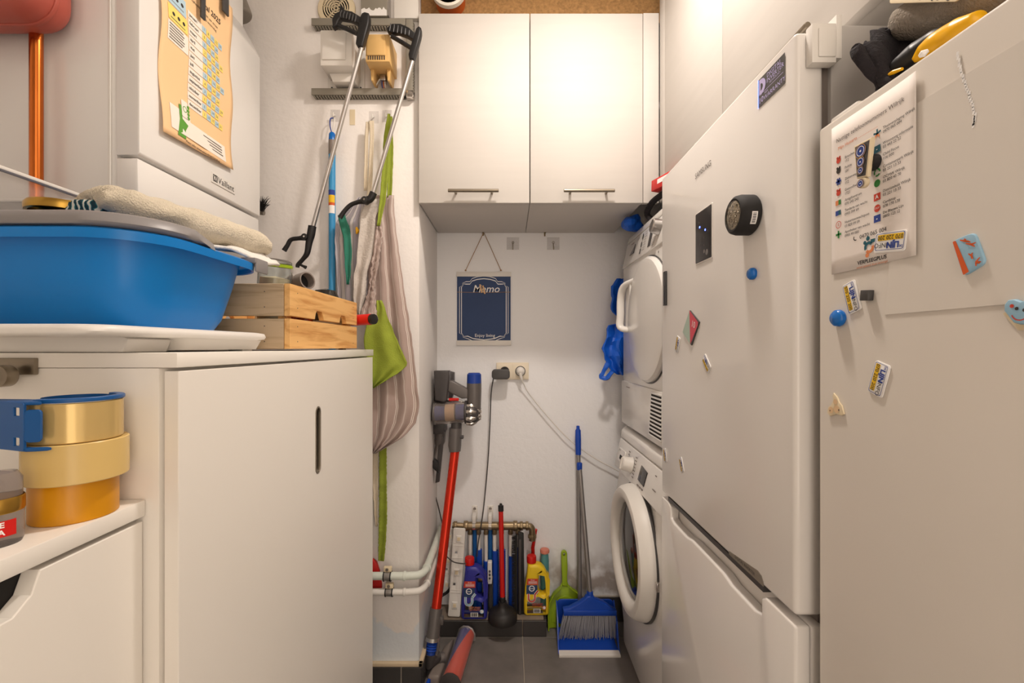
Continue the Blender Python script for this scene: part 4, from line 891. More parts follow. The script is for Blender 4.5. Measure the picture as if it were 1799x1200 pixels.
# ================================================================ BACK WALL
# memo board
t = thing('memo_board', 'navy blue memo board hanging on twine below the wall cabinets', 'sign', W(850, 606, YB-.008))
f = frame((0, YB-.0045, 0), 'cam'); P = lambda x, y: pz(x, y, YB-.006)
x0, zt = P(803, 484); x1, zb = P(897, 604); W_, H_ = x1-x0, zt-zb; Q = lambda u, v: (x0+u*W_, zt-v*H_)
MB().box((x0, YB-.005, zb), (x1, YB-.002, zt)).build('panel', 'sign_blue', t)
for a, b in ((478, 486), (598, 607)): MB().box((P(802,a)[0], YB-.010, P(0,a)[1]), (P(898,b)[0], YB-.001, P(0,b)[1])).build('rail', 'plastic_white', t, bevel=.001)
def scallop(ins):
    k = ins
    L = [(.04+k,.20),(.04+k,.17),(.10+k*.3,.145),(.10+k*.3,.11+k*.3),(.17,.085+k),(.24,.085+k),(.28,.04+k),(.38,.015+k),(.50,.005+k),(.62,.015+k),(.72,.04+k),(.76,.085+k),(.83,.085+k),(.90-k*.3,.11+k*.3),(.90-k*.3,.145),(.96-k,.17),(.96-k,.20)]
    B = [(.96-k,.82),(.96-k,.845),(.90-k*.3,.87),(.89-k*.3,.905-k*.3),(.80,.93-k),(.70,.965-k),(.50,.985-k),(.30,.965-k),(.20,.93-k),(.11+k*.3,.905-k*.3),(.10+k*.3,.87),(.04+k,.845),(.04+k,.82)]
    return [Q(*p) for p in L+B]
s = MB()
for ins, w in ((0,.006),(.035,.008)):
    A, B = scallop(ins), scallop(ins+w*1.6); n = len(A)
    s.add([(p[0],p[1],.001) for p in A]+[(p[0],p[1],.001) for p in B], [(i,(i+1)%n,(i+1)%n+n,i+n) for i in range(n)], 0, f)
s.text('Memo', *Q(.54,.20), .044, .001, 0, f, .006, shear=.25); s.text('Enjoy living', *Q(.52,.88), .019, .001, 0, f)
stuff(s.build('lettering', 'white_flat', t))
MB().tube([V((x0, YB-.0068, Q(0,.243)[1])), V((x0+W_/2, YB-.008, Q(0,.252)[1])), V((x1, YB-.0068, Q(0,.243)[1]))], .0009, 6).build('peg_line', 'twine', t)
n0 = W(850, 408, YB-.006)
for px in (818, 880): MB().tube([W(px, 475, YB-.006), n0], .0014, 6).build('hanging_cord', 'twine', t); MB().blob(W(px, 475, YB-.007), .004, .004, .003, 0).build('knot', 'twine', t)
for i, (px, py) in enumerate(((845,507),(850,509))):
    c = W(px, py, YB-.010); pg = thing('clothes_peg', ('left' if i == 0 else 'right')+' one of two tiny wooden pegs on the memo board', 'peg', c, 'tiny wooden pegs')
    for k in (-1, 1): MB().box((-.0035+i*.0005,-.018,k*.0018-.0012), (.0035,.018,k*.0018+.0012), xf=rot2(frame((c.x,c.y+.001,c.z),'cam'), 14)).build('peg_half', 'peg', pg, bevel=.0008, seg=1)
    MB().cyl((c.x-.004,c.y,c.z+.002), (c.x+.004,c.y,c.z+.002), .0016, n=8).build('spring', 'steel', pg)
# nails and adhesive hooks
for px, py, lab in ((849,411,'brass nail holding the memo board twine'), (957,412,'brass nail in the wall between the adhesive hooks')):
    c = W(px, py, YB); one(MB().cyl((c.x,YB,c.z), (c.x,YB-.014,c.z+.004), .0022, n=8).cyl((c.x,YB-.0135,c.z+.004), (c.x,YB-.0155,c.z+.0045), .0045, n=10).box((c.x-.003,YB-.003,c.z-.008),(c.x+.003,YB-.0005,c.z+.008)), 'wall_nail', 'brass', lab, 'nail')
for px, lab in ((901, 'clear adhesive hook on the back wall nearer the memo board'), (972, 'clear adhesive hook on the back wall nearer the dryer')):
    c = W(px, 428, YB); h = thing('wall_hook', lab, 'hook', (c.x, YB, c.z-.03), 'clear adhesive hooks on the back wall')
    MB().box((c.x-.026, YB-.0015, c.z-.026), (c.x+.026, YB, c.z+.026)).build('pad', 'pad_clear', h)
    MB().ringf(0, 0, .0035, .0058, 0, 0, frm((c.x, YB-.004, c.z+.004), (1,0,0), (0,0,.6))).lathe([(.0055,0),(.0055,.004),(.0035,.004),(.0035,0)], (c.x,YB-.001,c.z+.003), (0,-1,0), 16).build('hook_mount', 'chrome', h)
    MB().tube(smooth([(c.x,YB-.003,c.z+.002),(c.x,YB-.006,c.z-.012),(c.x,YB-.012,c.z-.026),(c.x,YB-.022,c.z-.028),(c.x,YB-.025,c.z-.018)],4), .0018, 7).build('hook', 'steel', h)
# double socket
x0, zt = pz(872, 637, YB-.01); x1, zb = pz(929, 667, YB-.01); zm = (zt+zb)/2
t = thing('wall_socket', 'cream double power socket on the back wall', 'socket', ((x0+x1)/2, YB, zb))
MB().box((x0, YB-.010, zb), (x1, YB, zt)).build('plate', 'socket_cream', t, bevel=.003)
for k in (0, 1):
    xa = x0+(x1-x0)*(.26+.48*k); MB().box((xa-.031, YB-.0115, zb+.006), (xa+.031, YB-.0098, zt-.006)).build('inset', 'socket_cream', t, bevel=.001)
    MB().lathe([(.0215,.0),(.0215,.003),(.0195,.003),(.0195,.0004),(.0001,.0004)], (xa,YB-.0115,zm), (0,-1,0), 30).build('outlet', 'dark_grey' if k else 'socket_cream', t)
xc0, xc1 = x0+(x1-x0)*.26, x0+(x1-x0)*.74
# vacuum charger and its cord
c = W(880, 657, YB-.035); ch = thing('charger_plug', 'black charger plugged into the socket, its cord hanging down', 'charger', (c.x, c.y, c.z-.02))
MB().curve([rrect(0,0,.037,.0205,.014)], .028, .004, frame((c.x, YB-.052, c.z), 'cam')).build('body', 'dark_grey', ch, angle=40)
MB().cyl((xc0,YB-.012,zm), (xc0,YB-.040,zm), .019, n=24).build('plug_base', 'black', ch)
pts = [W(867,664,YB-.055), W(863,690,YB-.04), W(861,740,YB-.03), W(858,800,YB-.03), W(853,860,YB-.035), W(848,905,YB-.066), W(840,955,YB-.066), W(838,978,YB-.066)]
MB().tube(smooth(pts,6), .0024, 8).build('cord', 'dark_grey', ch)
# washer plug and cord
pl = thing('power_plug', 'white plug with a long cord running to the washing machine', 'plug', (xc1, YB-.04, zm-.02))
MB().lathe([(.0185,0),(.0185,.010),(.016,.020),(.009,.026),(.0001,.027)], (xc1,YB-.013,zm), (0,-1,0), 24).build('body', 'plastic_white', pl, angle=50)
MB().tube(smooth([(xc1,YB-.03,zm),(xc1+.001,YB-.034,zm-.016),(xc1+.005,YB-.034,zm-.036)],5), [.008]*5+[.0065]*4+[.005]*2, 10).build('strain_relief', 'plastic_white', pl)
pts = [V((xc1+.004,YB-.034,zm-.032))]+[W(x,y,YB-.02) for x,y in ((930,692),(965,735),(1000,772),(1040,802),(1076,822),(1120,845))]
MB().tube(smooth(pts,7), .0026, 8).build('cord', 'plastic_white', pl)

# ================================================================ CORDLESS VACUUM
VY = 1.765
t = thing('cordless_vacuum', 'grey cordless stick vacuum with red wand standing in the corner by the pillar', 'vacuum cleaner', W(785, 1150, 1.6))
q = lambda x, y, Y=VY: W(x, y, Y)
s_ = VY/F
c = q(833, 690)
MB().lathe([(.0001,.128),(.022,.128),(.0275,.122),(.0285,.088)], c-V((0,0,.050)), (0,0,1), 32).build('filter_cap', 'blue_royal', t, angle=40)
MB().lathe([(.0285,.088),(.0285,.06),(.027,.0),(.026,-.02),(.0001,-.02)], c-V((0,0,.050)), (0,0,1), 32).build('motor_housing', 'vac_grey', t, angle=40)
# handle with battery pack
MB().curve([[(p.x, p.z) for p in (q(786,668), q(795,668), q(823,683), q(823,699), q(812,700), q(784,686))]], .032, .006, frame((0,VY,0),'cam')).build('handle', 'vac_grey', t, angle=50)
MB().curve([[(p.x, p.z) for p in (q(764,651), q(790,651), q(791,662), q(787,702), q(782,706), q(766,702))]], .05, .006, frame((0,VY-.004,0),'cam')).build('battery', 'vac_dark', t, angle=50)
MB().tube([q(806,692,VY-.012), q(815,694,VY-.012), q(818,697,VY-.012)], .004, 8).build('trigger', 'red', t)
MB().tube([q(780,700,VY-.01), q(790,702,VY-.012), q(812,705,VY-.012)], .0045, 8).build('bin_arm', 'alu', t)
MB().cyl(q(789,702,VY-.014), q(806,702,VY-.014), .0062, n=14).build('release_catch', 'red', t)
# dust bin lying towards the left
a, b = q(764,726), q(818,724)
bn = MB().cyl(a, b, .0440, n=36).build('dust_bin', 'bin_clear', t)
MB().cyl(a.lerp(b,.02), a.lerp(b,.34), .036, .032, n=28).build('inner_cone', 'ink_blue', bn)
MB().cyl(a.lerp(b,.36), a.lerp(b,.66), .0405, n=30).build('dust', 'bear', bn)
MB().cyl(a.lerp(b,.70), a.lerp(b,.98), .038, n=30).build('shroud', 'ink_blue', bn)
MB().cyl(a-V((.004,0,0)), a.lerp(b,.03), .0455, n=36).build('bin_lid', 'vac_grey', bn, bevel=.002)
MB().cyl(b-V((.003,0,0)), b+V((.006,0,0)), .0455, n=36).build('bin_ring', 'vac_dark', bn, bevel=.002)
# cluster of chrome cyclones
cc = q(826,727); ball = MB().lathe([(.042,-.010),(.044,.0),(.040,.020),(.028,.034),(.0001,.040)], cc, (1,0,0), 28).build('cyclone_core', 'vac_dark', t)
for ring_, nn, r, xo in ((0, 9, .040, .006), (1, 6, .023, .024)):
    for i in range(nn):
        an = 2*math.pi*i/nn+.3*ring_; d = V((0, math.cos(an), math.sin(an)))
        p = cc+V((xo,0,0))+d*r; e = p+V((.017,0,0))-d*.008; b0 = p-V((.018,0,0))-d*.002
        MB().tube([b0, p, e], [.0085,.0115,.0075], 10).build('cyclone', 'chrome', ball, angle=50)
# elbow, wand and lower joint
up = q(800,738,VY-.006); top = q(800,788,VY-.010); low = W(766,1072,1.615)
d = (low-top).normalized()
MB().tube([q(803,728,VY-.006), q(802,745,VY-.008), top], [.021,.021,.022], 20).build('neck', 'vac_dark', t)
MB().tube([q(800.5,752,VY-.008), q(799,783,VY-.010), top+d*.012], [.0245,.0255,.022], 20).build('wand_socket', 'vac_grey', t, angle=50)
MB().box((-.008,-.012,-.006),(.008,.012,.006), xf=Matrix.Translation(q(811,768,VY-.012))).build('release_button', 'vac_dark', t, bevel=.003)
MB().cyl(top, low, .0175, n=24).build('wand', 'red_wand', t)
j2 = low+d*.085; j3 = low+d*.145
MB().tube([low-d*.008, low+d*.03, j2], [.0225,.0235,.0235], 20).build('wand_end', 'vac_grey', t, angle=50)
MB().box((-.006,-.008,-.014),(.006,.008,.014), xf=Matrix.Translation(low+d*.03+V((.025,-.004,0)))).build('release_button', 'vac_grey', t, bevel=.002)
MB().tube([j2, j2+d*.012], .0245, 20).build('joint_ring', 'alu', t)
for i in range(4): MB().lathe([(.016,0),(.0195,.003),(.016,.006)], j2+d*(.014+.008*i), d, 18).build('flex_rib', 'blue', t)
MB().cyl(j2+d*.008, j3, .0155, n=16).build('flex_hose', 'blue_royal', t)
for sx in (-1, 1): MB().tube([j2+V((sx*.021,0,.002)), j2+d*.03+V((sx*.023,0,0)), j3+V((sx*.020,0,0))], .0055, 8).build('yoke', 'vac_grey', t)
ft = V((-.256, 1.60, .040))
MB().tube([j3-d*.006, j3+d*.02, ft+V((.0,.0,.012)), ft], [.0215,.0215,.020,.017], 18).build('swivel', 'vac_dark', t)
MB().cyl(ft+V((-.026,-.008,.004)), ft+V((.026,.008,.004)), .019, n=20).build('swivel_barrel', 'vac_grey', t, bevel=.003)
# floor head: roller axis runs from near the ledge to the camera
A, B = V((-.168, 1.745, .034)), V((-.196, 1.500, .034)); dr_ = (B-A).normalized()
hd = MB().cyl(A, B, .0335, n=30, caps=False)
for i in range(28*0): pass
def rollermat():
    m = M('roller', (190,60,40), .35, coat=.6); nt = m.node_tree; N = nt.nodes; L = nt.links
    tc = N.new('ShaderNodeTexCoord'); sp = N.new('ShaderNodeSeparateXYZ'); L.new(tc.outputs['Object'], sp.inputs[0])
    at = N.new('ShaderNodeMath'); at.operation = 'MULTIPLY_ADD'; at.inputs[1].default_value = 4.2; at.inputs[2].default_value = -.1; L.new(sp.outputs[1], at.inputs[0])
    a2 = N.new('ShaderNodeMath'); a2.operation = 'MULTIPLY'; a2.inputs[1].default_value = 13; L.new(sp.outputs[0], a2.inputs[0])
    a3 = N.new('ShaderNodeMath'); a3.operation = 'SUBTRACT'; L.new(a2.outputs[0], a3.inputs[0]); L.new(at.outputs[0], a3.inputs[1])
    g = N.new('ShaderNodeMath'); g.operation = 'GREATER_THAN'; g.inputs[1].default_value = 0; L.new(a3.outputs[0], g.inputs[0])
    mx = N.new('ShaderNodeMix'); mx.data_type = 'RGBA'; mx.inputs[6].default_value = rgb((56,58,130)); mx.inputs[7].default_value = rgb((216,66,34)); L.new(g.outputs[0], mx.inputs[0]); L.new(mx.outputs[2], N['Principled BSDF'].inputs['Base Color'])
rollermat()
mid = (A+B)/2; mb = MB().cyl(A-mid, B-mid, .0315, n=30); ro = mb.build('roller', 'roller', None); ro.parent = t; ro.location = mid-t.location
M('head_clear', (225,220,218), .08, alpha=.07)
pp = [(-.036,-.02),(-.037,.0),(-.030,.022),(-.012,.036),(.008,.037),(.026,.027),(.036,.008),(.036,-.02)]
m = MB(); ax_ = frm(mid, (dr_.y*-1, dr_.x, 0), (0,0,1)); Lh = (B-A).length/2+.002
n = len(pp); ins = [(x*.94, y*.94) for x, y in pp]
m.loft([[(x,y,zz) for x,y in pp] for zz in (-Lh, Lh)], 0, closed=False, xf=ax_); m.build('window_cover', 'head_clear', t, solid=.0015, angle=60)
for E, s2 in ((A,-1),(B,1)):
    MB().prism(pp, s2*(Lh), s2*(Lh+.007), xf=ax_).build('end_cheek', 'vac_dark' if s2 > 0 else 'alu', t, bevel=.002)
ba = [V((-.212,1.735,0)), V((-.236,1.52,0)), V((-.280,1.525,0)), V((-.245,1.68,0))]
m = MB().prism([(p.x,p.y) for p in ba], .006, .040); m.build('head_body', 'plastic_grey', t, bevel=.010, seg=3)
MB().prism([(-.282,1.50),(-.272,1.50),(-.236,1.68),(-.246,1.685)], .004, .030).build('side_strip', 'blue', t, bevel=.003)
# wall dock with the accessories
t = thing('vacuum_dock', 'grey wall dock holding the vacuum and a crevice tool', 'dock', q(772,745,1.83))
MB().curve([[(p.x,p.z) for p in (q(767,652,1.82), q(786,652,1.82), q(797,655,1.82), q(797,690,1.82), q(779,742,1.82), q(782,752,1.82), q(757,752,1.82), q(757,738,1.82), q(763,700,1.82))]], .05, .006, frame((0,1.845,0),'cam')).build('bracket', 'vac_dark', t, angle=50)
MB().box(q(755,738,1.80), q(786,755,1.898)).build('tool_rail', 'vac_dark', t, bevel=.004)
MB().tube(smooth([q(760,756,1.85), q(758,800,1.86), q(760,850,1.87), q(770,890,1.87), q(778,925,1.87), q(781,945,1.87)],6), .0024, 8).build('cord', 'dark_grey', t)
t = thing('crevice_tool', 'grey crevice tool hanging from the vacuum dock', 'vacuum tool', q(765,850,1.79))
MB().tube([q(774,757,1.825), q(773,775,1.825), q(771,782,1.825)], [.021,.021,.017], 18).build('socket', 'vac_grey', t, angle=50)
MB().tube([q(771,776,1.825), q(768,795,1.82), q(764,812,1.815)], [.013,.012,.014], 14).build('neck', 'vac_grey', t)
MB().curve([[(p.x,p.z) for p in (q(763,806,1.79), q(769,812,1.79), q(771,832,1.79), q(758,820,1.79), q(758,812,1.79))]], .03, .003, frame((0,1.80,0),'cam')).build('brush_collar', 'black', t, angle=50)
MB().curve([[(p.x,p.z) for p in (q(770,770,1.80), q(779,768,1.80), q(771,848,1.80), q(764,850,1.80), q(767,820,1.80))]], .022, .003, frame((0,1.818,0),'cam')).build('nozzle', 'vac_dark', t, angle=50)

# ================================================================ ON THE LEDGE
z = lambda py, Y: H-(py-CY)*Y/F
MY = 1.862
t = thing('pipe_manifold', 'brass heating manifold with a row of pipes on the back wall above the ledge', 'manifold', W(868, 1065, MY))
zm_ = z(924, MY); X = lambda px, Y=MY: (px-CX)*Y/F
MB().cyl((X(815),MY,zm_), (X(905),MY,zm_), .0165, n=22).build('bar', 'brass', t)
for px in (818, 905): MB().cyl((X(px)-.008,MY,zm_), (X(px)+.010,MY,zm_), .0205, n=20).build('union', 'brass', t, bevel=.003)
MB().cyl((X(795),MY,zm_+.003), (X(815),MY,zm_), .012, n=16).build('inlet', 'brass', t)
MB().cyl((X(797),MY,zm_+.003), (X(803),MY,zm_+.003), .017, n=8).build('inlet_nut', 'brass', t, bevel=.002)
MB().tube(smooth([(X(907),MY,zm_),(X(925),MY,zm_),(X(933),MY,zm_-.006),(X(935),MY,zm_-.024),(X(935),MY,zm_-.06)],5), .0135, 16).build('elbow', 'brass', t, angle=60)
for px in (916, 926): MB().cyl((X(px)-.006,MY,zm_), (X(px)+.006,MY,zm_), .019, n=8).build('nut', 'brass', t, bevel=.002)
MB().cyl((X(935),MY,zm_-.035), (X(935),MY,zm_-.05), .018, n=8).build('nut', 'brass', t, bevel=.002)
zl = ZL+.001
for i, (px, mt, cut) in enumerate(((826,'plastic_white',None),(841,'plastic_white',965),(854,'plastic_white',985),(869,'plastic_white',967),(881,'plastic_white',966),(897,'plastic_white',976),(910,'plastic_white',960))):
    MB().cyl((X(px),MY,zm_-.012), (X(px),MY,zm_-.034), .0105, n=8).build('outlet', 'brass', t, bevel=.001)
    MB().cyl((X(px),MY,zm_-.03), (X(px),MY,zl), .0075, n=14).build('tube', mt, t)
    if cut:
        m = MB(); zc = z(cut, MY); P_ = []; k = int((zc-zl)/.004)
        m.lathe([(.0125+(.0012 if j % 2 else 0), zl+(zc-zl)*j/k) for j in range(k+1)]+[(.0075, zc)], (X(px)+.001*i,MY,0), (0,0,1), 14); m.build('sleeve', 'blue', t, angle=50)
for px in (834, 861):
    MB().cyl((X(px),MY+.006,zm_-.018), (X(px),MY+.006,zl), .009, n=12).build('back_tube', 'blue_disp', t)
for px in (833, 861):
    m = MB().box((X(px)-.012, YB-.006, z(918,MY)), (X(px)+.012, YB, z(893,MY))).build('bracket', 'plastic_white', t, bevel=.004)
    MB().box((X(px)-.008, MY-.012, z(918,MY)), (X(px)+.008, YB-.004, z(905,MY))).build('bracket_arm', 'plastic_white', t, bevel=.003)
    MB().cyl((X(px),YB-.005,z(898,MY)), (X(px),YB-.012,z(898,MY)), .006, n=12).build('screw', 'chrome', t)
    MB().lathe([(.017,-.006),(.0185,-.006),(.0185,.006),(.017,.006)], (X(px),MY,zm_), (1,0,0), 18).build('band', 'chrome', t)
MB().curve([rrect(0,0,.009,.045,.004)], .024, .003, frame((X(861),MY-.022,z(1000,MY)),'cam')).build('flow_meter', 'plastic_white', t, angle=50)
for i in range(3): MB().cyl((X(861),MY-.040,z(996+6*i,MY)), (X(861),MY-.036,z(996+6*i,MY)), .004, n=10).build('meter_slot', 'dark_grey', t)
MB().tube([(X(840),MY-.007,z(1015,MY)), (X(866),MY-.007,z(1015,MY))], .013, 16).build('drain_valve', 'brass', t, bevel=.002)
MB().tube([(X(862),MY-.015,z(1020,MY)), (X(862),MY-.012,zl)], .011, 14).build('valve_body', 'dark_grey', t)
# white slotted rails leaning left of the manifold
def rail(px0, px1, py0, py1, Yb, Yt, lab):
    b0 = W((px0[1]), py1, Yb); t0 = W((px0[0]), py0, Yt); w = (px1-px0[0])*Yt/F
    up_ = (t0-b0); L_ = up_.length; f = frmu(b0, up_)
    t = thing('mounting_rail', lab, 'rail', b0, 'white mounting rails')
    MB().curve([rrect(w/2, L_/2, w/2, L_/2, .006), rrect(w*.35, L_*.36, w*.09, .005, .001), rrect(w*.35, L_*.72, w*.09, .005, .001)], .009, .002, f, 0, 1).build('strip', 'plastic_white', t, angle=40)
    for k in (.13, .50, .88):
        MB().curve([rrect(w*.5, L_*k, w*.23, .013, .002)], .017, .002, f).build('clip', 'plastic_white', t, angle=40)
        MB().curve([rrect(w*.5, L_*k, w*.13, .007, .001)], .020, .001, f).build('clip_button', 'plastic_cream', t, angle=40)
    for k in (.27, .30, .66, .80, .83): MB().box((w*.06, L_*k, .004), (w*.94, L_*k+.0015, .0062), xf=f).build('ridge', 'plastic_white', t)
    return t
rail((797, 787), 818, 927, 1082, 1.806, 1.830, 'white slotted plastic rail leaning next to the blue bottle')
rail((783, 776), 800, 928, 1040, 1.868, 1.882, 'white slotted plastic rail behind the red vacuum wand')
one(MB().tube(smooth([W(782,975,1.80), W(793,985,1.79), W(803,989,1.79), W(818,990,1.80), W(826,984,1.81)],6)+[], .0024, 8), 'power_cable', 'dark_grey', 'thin black cord looping between the rail and the blue bottle', 'cord')
one(MB().tube(smooth([W(776,1047,1.86), W(786,1040,1.86), W(793,1030,1.865), W(796,1020,1.87)],5), .006, 8), 'black_hose', 'black', 'short black hose behind the white rail', 'hose')
# drain cleaner bottles
def bottle(cx_px, base_py, Yc, mats, label, tone, sc=1.0):
    bx, bz = (cx_px-CX)*Yc/F, ZL
    t = thing('drain_cleaner_bottle', label, 'bottle', (bx, Yc, bz), 'drain cleaner bottles')
    f = frame((bx, Yc, bz), 'cam'); S = lambda L: [(x*sc, y*sc) for x, y in L]
    out = arc(-.040,.012,.013,180,270,4)+arc(.040,.012,.013,270,360,4)+[(.0535,.06),(.0525,.10),(.050,.145),(.046,.172),(.036,.193),(.022,.207),(.008,.213),(-.009,.214),(-.031,.214),(-.036,.207),(-.040,.17),(-.048,.12),(-.053,.06)]
    hole_ = [(.010,.105),(.016,.092),(.030,.086),(.042,.096),(.0435,.150),(.036,.168),(.024,.178),(.012,.168),(.008,.13)]
    b = MB().curve([S(out), S(hole_)], .052*sc, .013*sc, f, 0, 4).build('body', mats, t, angle=60)
    MB().lathe([(.0185,0),(.0175,.012),(.0175,.014)], (bx-.020*sc, Yc, bz+.208*sc), (0,0,1), 22).build('neck', mats, t)
    MB().lathe([(.0195,.008),(.0195,.030),(.018,.034),(.0001,.035)], (bx-.020*sc, Yc, bz+.208*sc), (0,0,1), 22).build('cap', 'red', t, angle=40)
    g = frame((bx, Yc-.0262*sc, bz), 'cam'); s = MB(); lt = 0
    s.flat(S([(-.042,.132),(.006,.132),(.006,.158),(-.038,.158)]), .0004, 0, g)
    s.text('Drain', -.016*sc, .152*sc, .007, .0008, 2, g); 
    for i in range(3): s.rect(-.034*sc, (.137+.004*i)*sc, .002*sc, (.1385+.004*i)*sc, .0008, 2, g)
    s.flat(S([(-.043,.092),(.004,.092),(.004,.131),(-.042,.131)]), .0004, 1, g)
    s.ringf(-.020*sc, .117*sc, .009*sc, .0125*sc, .0009, 2, g); s.text('drain', -.020*sc, .117*sc, .008, .0009, 2, g, .02)
    # U-bend drawing
    U = [(-.034,.095)]+arc(-.0205,.075,.0135,180,360,10)+[(-.007,.092),(.006,.108)]
    for w, mi in ((.0050,2),(.0030,3)):
        for a_, b_ in zip(U, U[1:]):
            a_, b_ = V((*a_,0))*sc, V((*b_,0))*sc; n_ = V((-(b_-a_).y, (b_-a_).x, 0)).normalized()*w*sc
            s.flat([(a_-n_)[:2], (b_-n_)[:2], (b_+n_)[:2], (a_+n_)[:2]], .0010+.0002*(mi == 3), mi, g)
    for i in range(3): s.text(('OPENS DRAINS', 'FAST ACTION', 'GEL FORMULA')[i], .004*sc, (.053-.006*i)*sc, .0066, .0009, 4, g, .01)
    s.rect(-.036*sc, .0345*sc, .030*sc, .0362*sc, .0009, 1, g)
    s.text('1 L e', -.034*sc, .024*sc, .007, .0009, 4, g)
    for i in range(11): s.rect((-.012+.0024*i)*sc, .016*sc, (-.0108+.0024*i+.0006*(i%3))*sc, .030*sc, .0010, 5, g)
    s.rect(-.0135*sc, .0145*sc, .0165*sc, .0315*sc, .0007, 2, g)
    s.disc(.032*sc, .036*sc, .0085*sc, .0008, 2, g); s.ringf(.032*sc, .036*sc, .0062*sc, .0085*sc, .0010, 3, g)
    stuff(s.build('label_print', ['ink_red', 'sign_blue', 'white_flat', 'ink_red' if tone else 'sky', 'ink_orange' if not tone else 'ink_red', 'ink'], t)); return t
bottle(833.5, 1087, 1.813, 'bottle_blue', 'violet blue drain cleaner bottle with red cap on the ledge', 0, .985)
bottle(942, 1073, 1.840, 'bottle_yellow', 'yellow drain cleaner bottle with red cap on the ledge', 1, .96)
# plunger
pc = V((X(883,1.79), 1.79, ZL)); ptop = W(880, 897, 1.828)
t = thing('plunger', 'black rubber plunger with red handle on the ledge', 'plunger', pc)
MB().lathe([(.046,.002),(.056,.0),(.058,.004),(.058,.010),(.0575,.020),(.053,.033),(.040,.043),(.026,.047),(.020,.054),(.0175,.058),(.0165,.074),(.0001,.074)], pc, (0,0,1), 40).build('cup', 'rubber', t, angle=50)
st = pc+V((0,0,.067)); MB().cyl(st, ptop, .0098, n=18).build('handle', 'red', t)
dd_ = (ptop-st).normalized(); MB().lathe([(.0112,0),(.0112,.022),(.006,.024),(.0045,.030),(.0001,.031)], ptop-dd_*.002, dd_, 16).build('hanger_tip', 'black', t)
MB().lathe([(.012,0),(.012,.025),(.010,.027)], st-dd_*.002, dd_, 16).build('ferrule', 'black', t)
# black brush strip and rubber squeegee standing against the wall
t = thing('brush_strip', 'long black bristle strip standing behind the yellow bottle', 'brush', (X(903,1.85), 1.835, ZL))
MB().box((X(906,1.845), 1.828, ZL), (X(909,1.845), 1.838, z(937,1.845))).build('spine', 'black', t)
m = MB(); random.seed(5)
for i in range(150):
    zz = ZL+.003+i*(z(937,1.845)-ZL-.006)/150
    for k in range(2): m.tube([(X(906,1.845),1.830+.005*k,zz), (X(899.5,1.845)+random.uniform(-.002,.002),1.826+.006*k,zz+random.uniform(-.003,.003))], [.0011,.0004], 4)
stuff(m.build('bristles', 'bristle_black', t))
t = thing('rubber_squeegee', 'flat black rubber blade standing beside the bristle strip', 'squeegee', (X(915,1.85), 1.85, ZL))
MB().prism([(X(909.5,1.84),ZL),(X(922,1.84),ZL),(X(920,1.84),z(935,1.84)),(X(910,1.84),z(933,1.84))], -1.840, -1.826, xf=frm((0,0,0),(1,0,0),(0,0,1))).build('blade', 'black', t, bevel=.003)
MB().box((X(911,1.84),1.822,ZL), (X(915.5,1.84),1.828,z(945,1.84))).build('rib', 'vac_dark', t, bevel=.002)
# red-handled brush and spray bottle behind the yellow bottle
one(MB().tube([W(938,1010,1.888), W(936,962,1.885), W(939,945,1.882), W(941,930,1.88)], [.007,.0075,.006,.0075], 12), 'dish_brush', 'red', 'thin red-handled brush standing up behind the yellow bottle', 'brush')
c = W(957, 1000, 1.879); b = thing('spray_can', 'teal can with salmon cap behind the yellow bottle', 'can', (c.x, c.y, ZL))
MB().lathe([(.0001,0),(.0175,0),(.0175,z(985,1.876)-ZL),(.014,z(968,1.876)-ZL),(.0001,z(968,1.876)-ZL)], (c.x,c.y,ZL), (0,0,1), 24).build('body', 'teal_bottle', b, angle=40)
MB().lathe([(.016,0),(.0195,.004),(.0195,.012),(.017,.016),(.0001,.016)], (c.x,c.y,z(972,1.876)), (0,0,1), 24).build('cap', 'salmon', b, angle=40)
# ================================================================ DUSTPANS AND BROOM
t = thing('green_dustpan', 'lime green hand dustpan leaning against the back wall', 'dustpan', W(995, 1090, 1.87))
bt, tp = V((X(993,1.86), 1.845, .002)), V((X(990,1.88), 1.882, z(967,1.88)))
f = frmu(bt, tp-bt); Lg = (tp-bt).length
pan = [(-.074,.0),(.072,.012),(.072,.11),(.050,.145),(.018,.166),(.012,.18),(-.010,.18),(-.016,.166),(-.048,.14),(-.066,.11),(-.074,.06)]
MB().curve([pan], .006, .002, f).build('pan', 'lime', t, angle=50)
# raised side walls
wl = [(-.074,.0),(-.074,.06),(-.066,.11),(-.048,.14),(-.016,.166)]; wr = [(.018,.166),(.050,.145),(.072,.11),(.072,.012)]
for L in (wl, wr):
    ins = [(x*.93, y*.985) for x, y in L]; MB().prism(L+ins[::-1], .0, .026, xf=f).build('side_wall', 'lime', t, bevel=.0015, seg=1)
MB().curve([[(-.011,.165),(.013,.165),(.0115,.20),(.0145,.235),(.0145,Lg-.012)]+arc(.002,Lg-.012,.0125,0,180,6)+[(-.0105,.235),(-.0095,.20)], [(.002+.004*math.cos(a*.785),Lg-.016+.006*math.sin(a*.785)) for a in range(8)]], .018, .004, f).build('handle', 'lime', t, angle=50)
MB().curve([[(-.060,.022)]+[(-.052,.075)]+[(-.030,.115),(0,.128),(.030,.118),(.055,.085),(.062,.025)]], .008, .002, f).build('hollow', 'lime', t, angle=50)
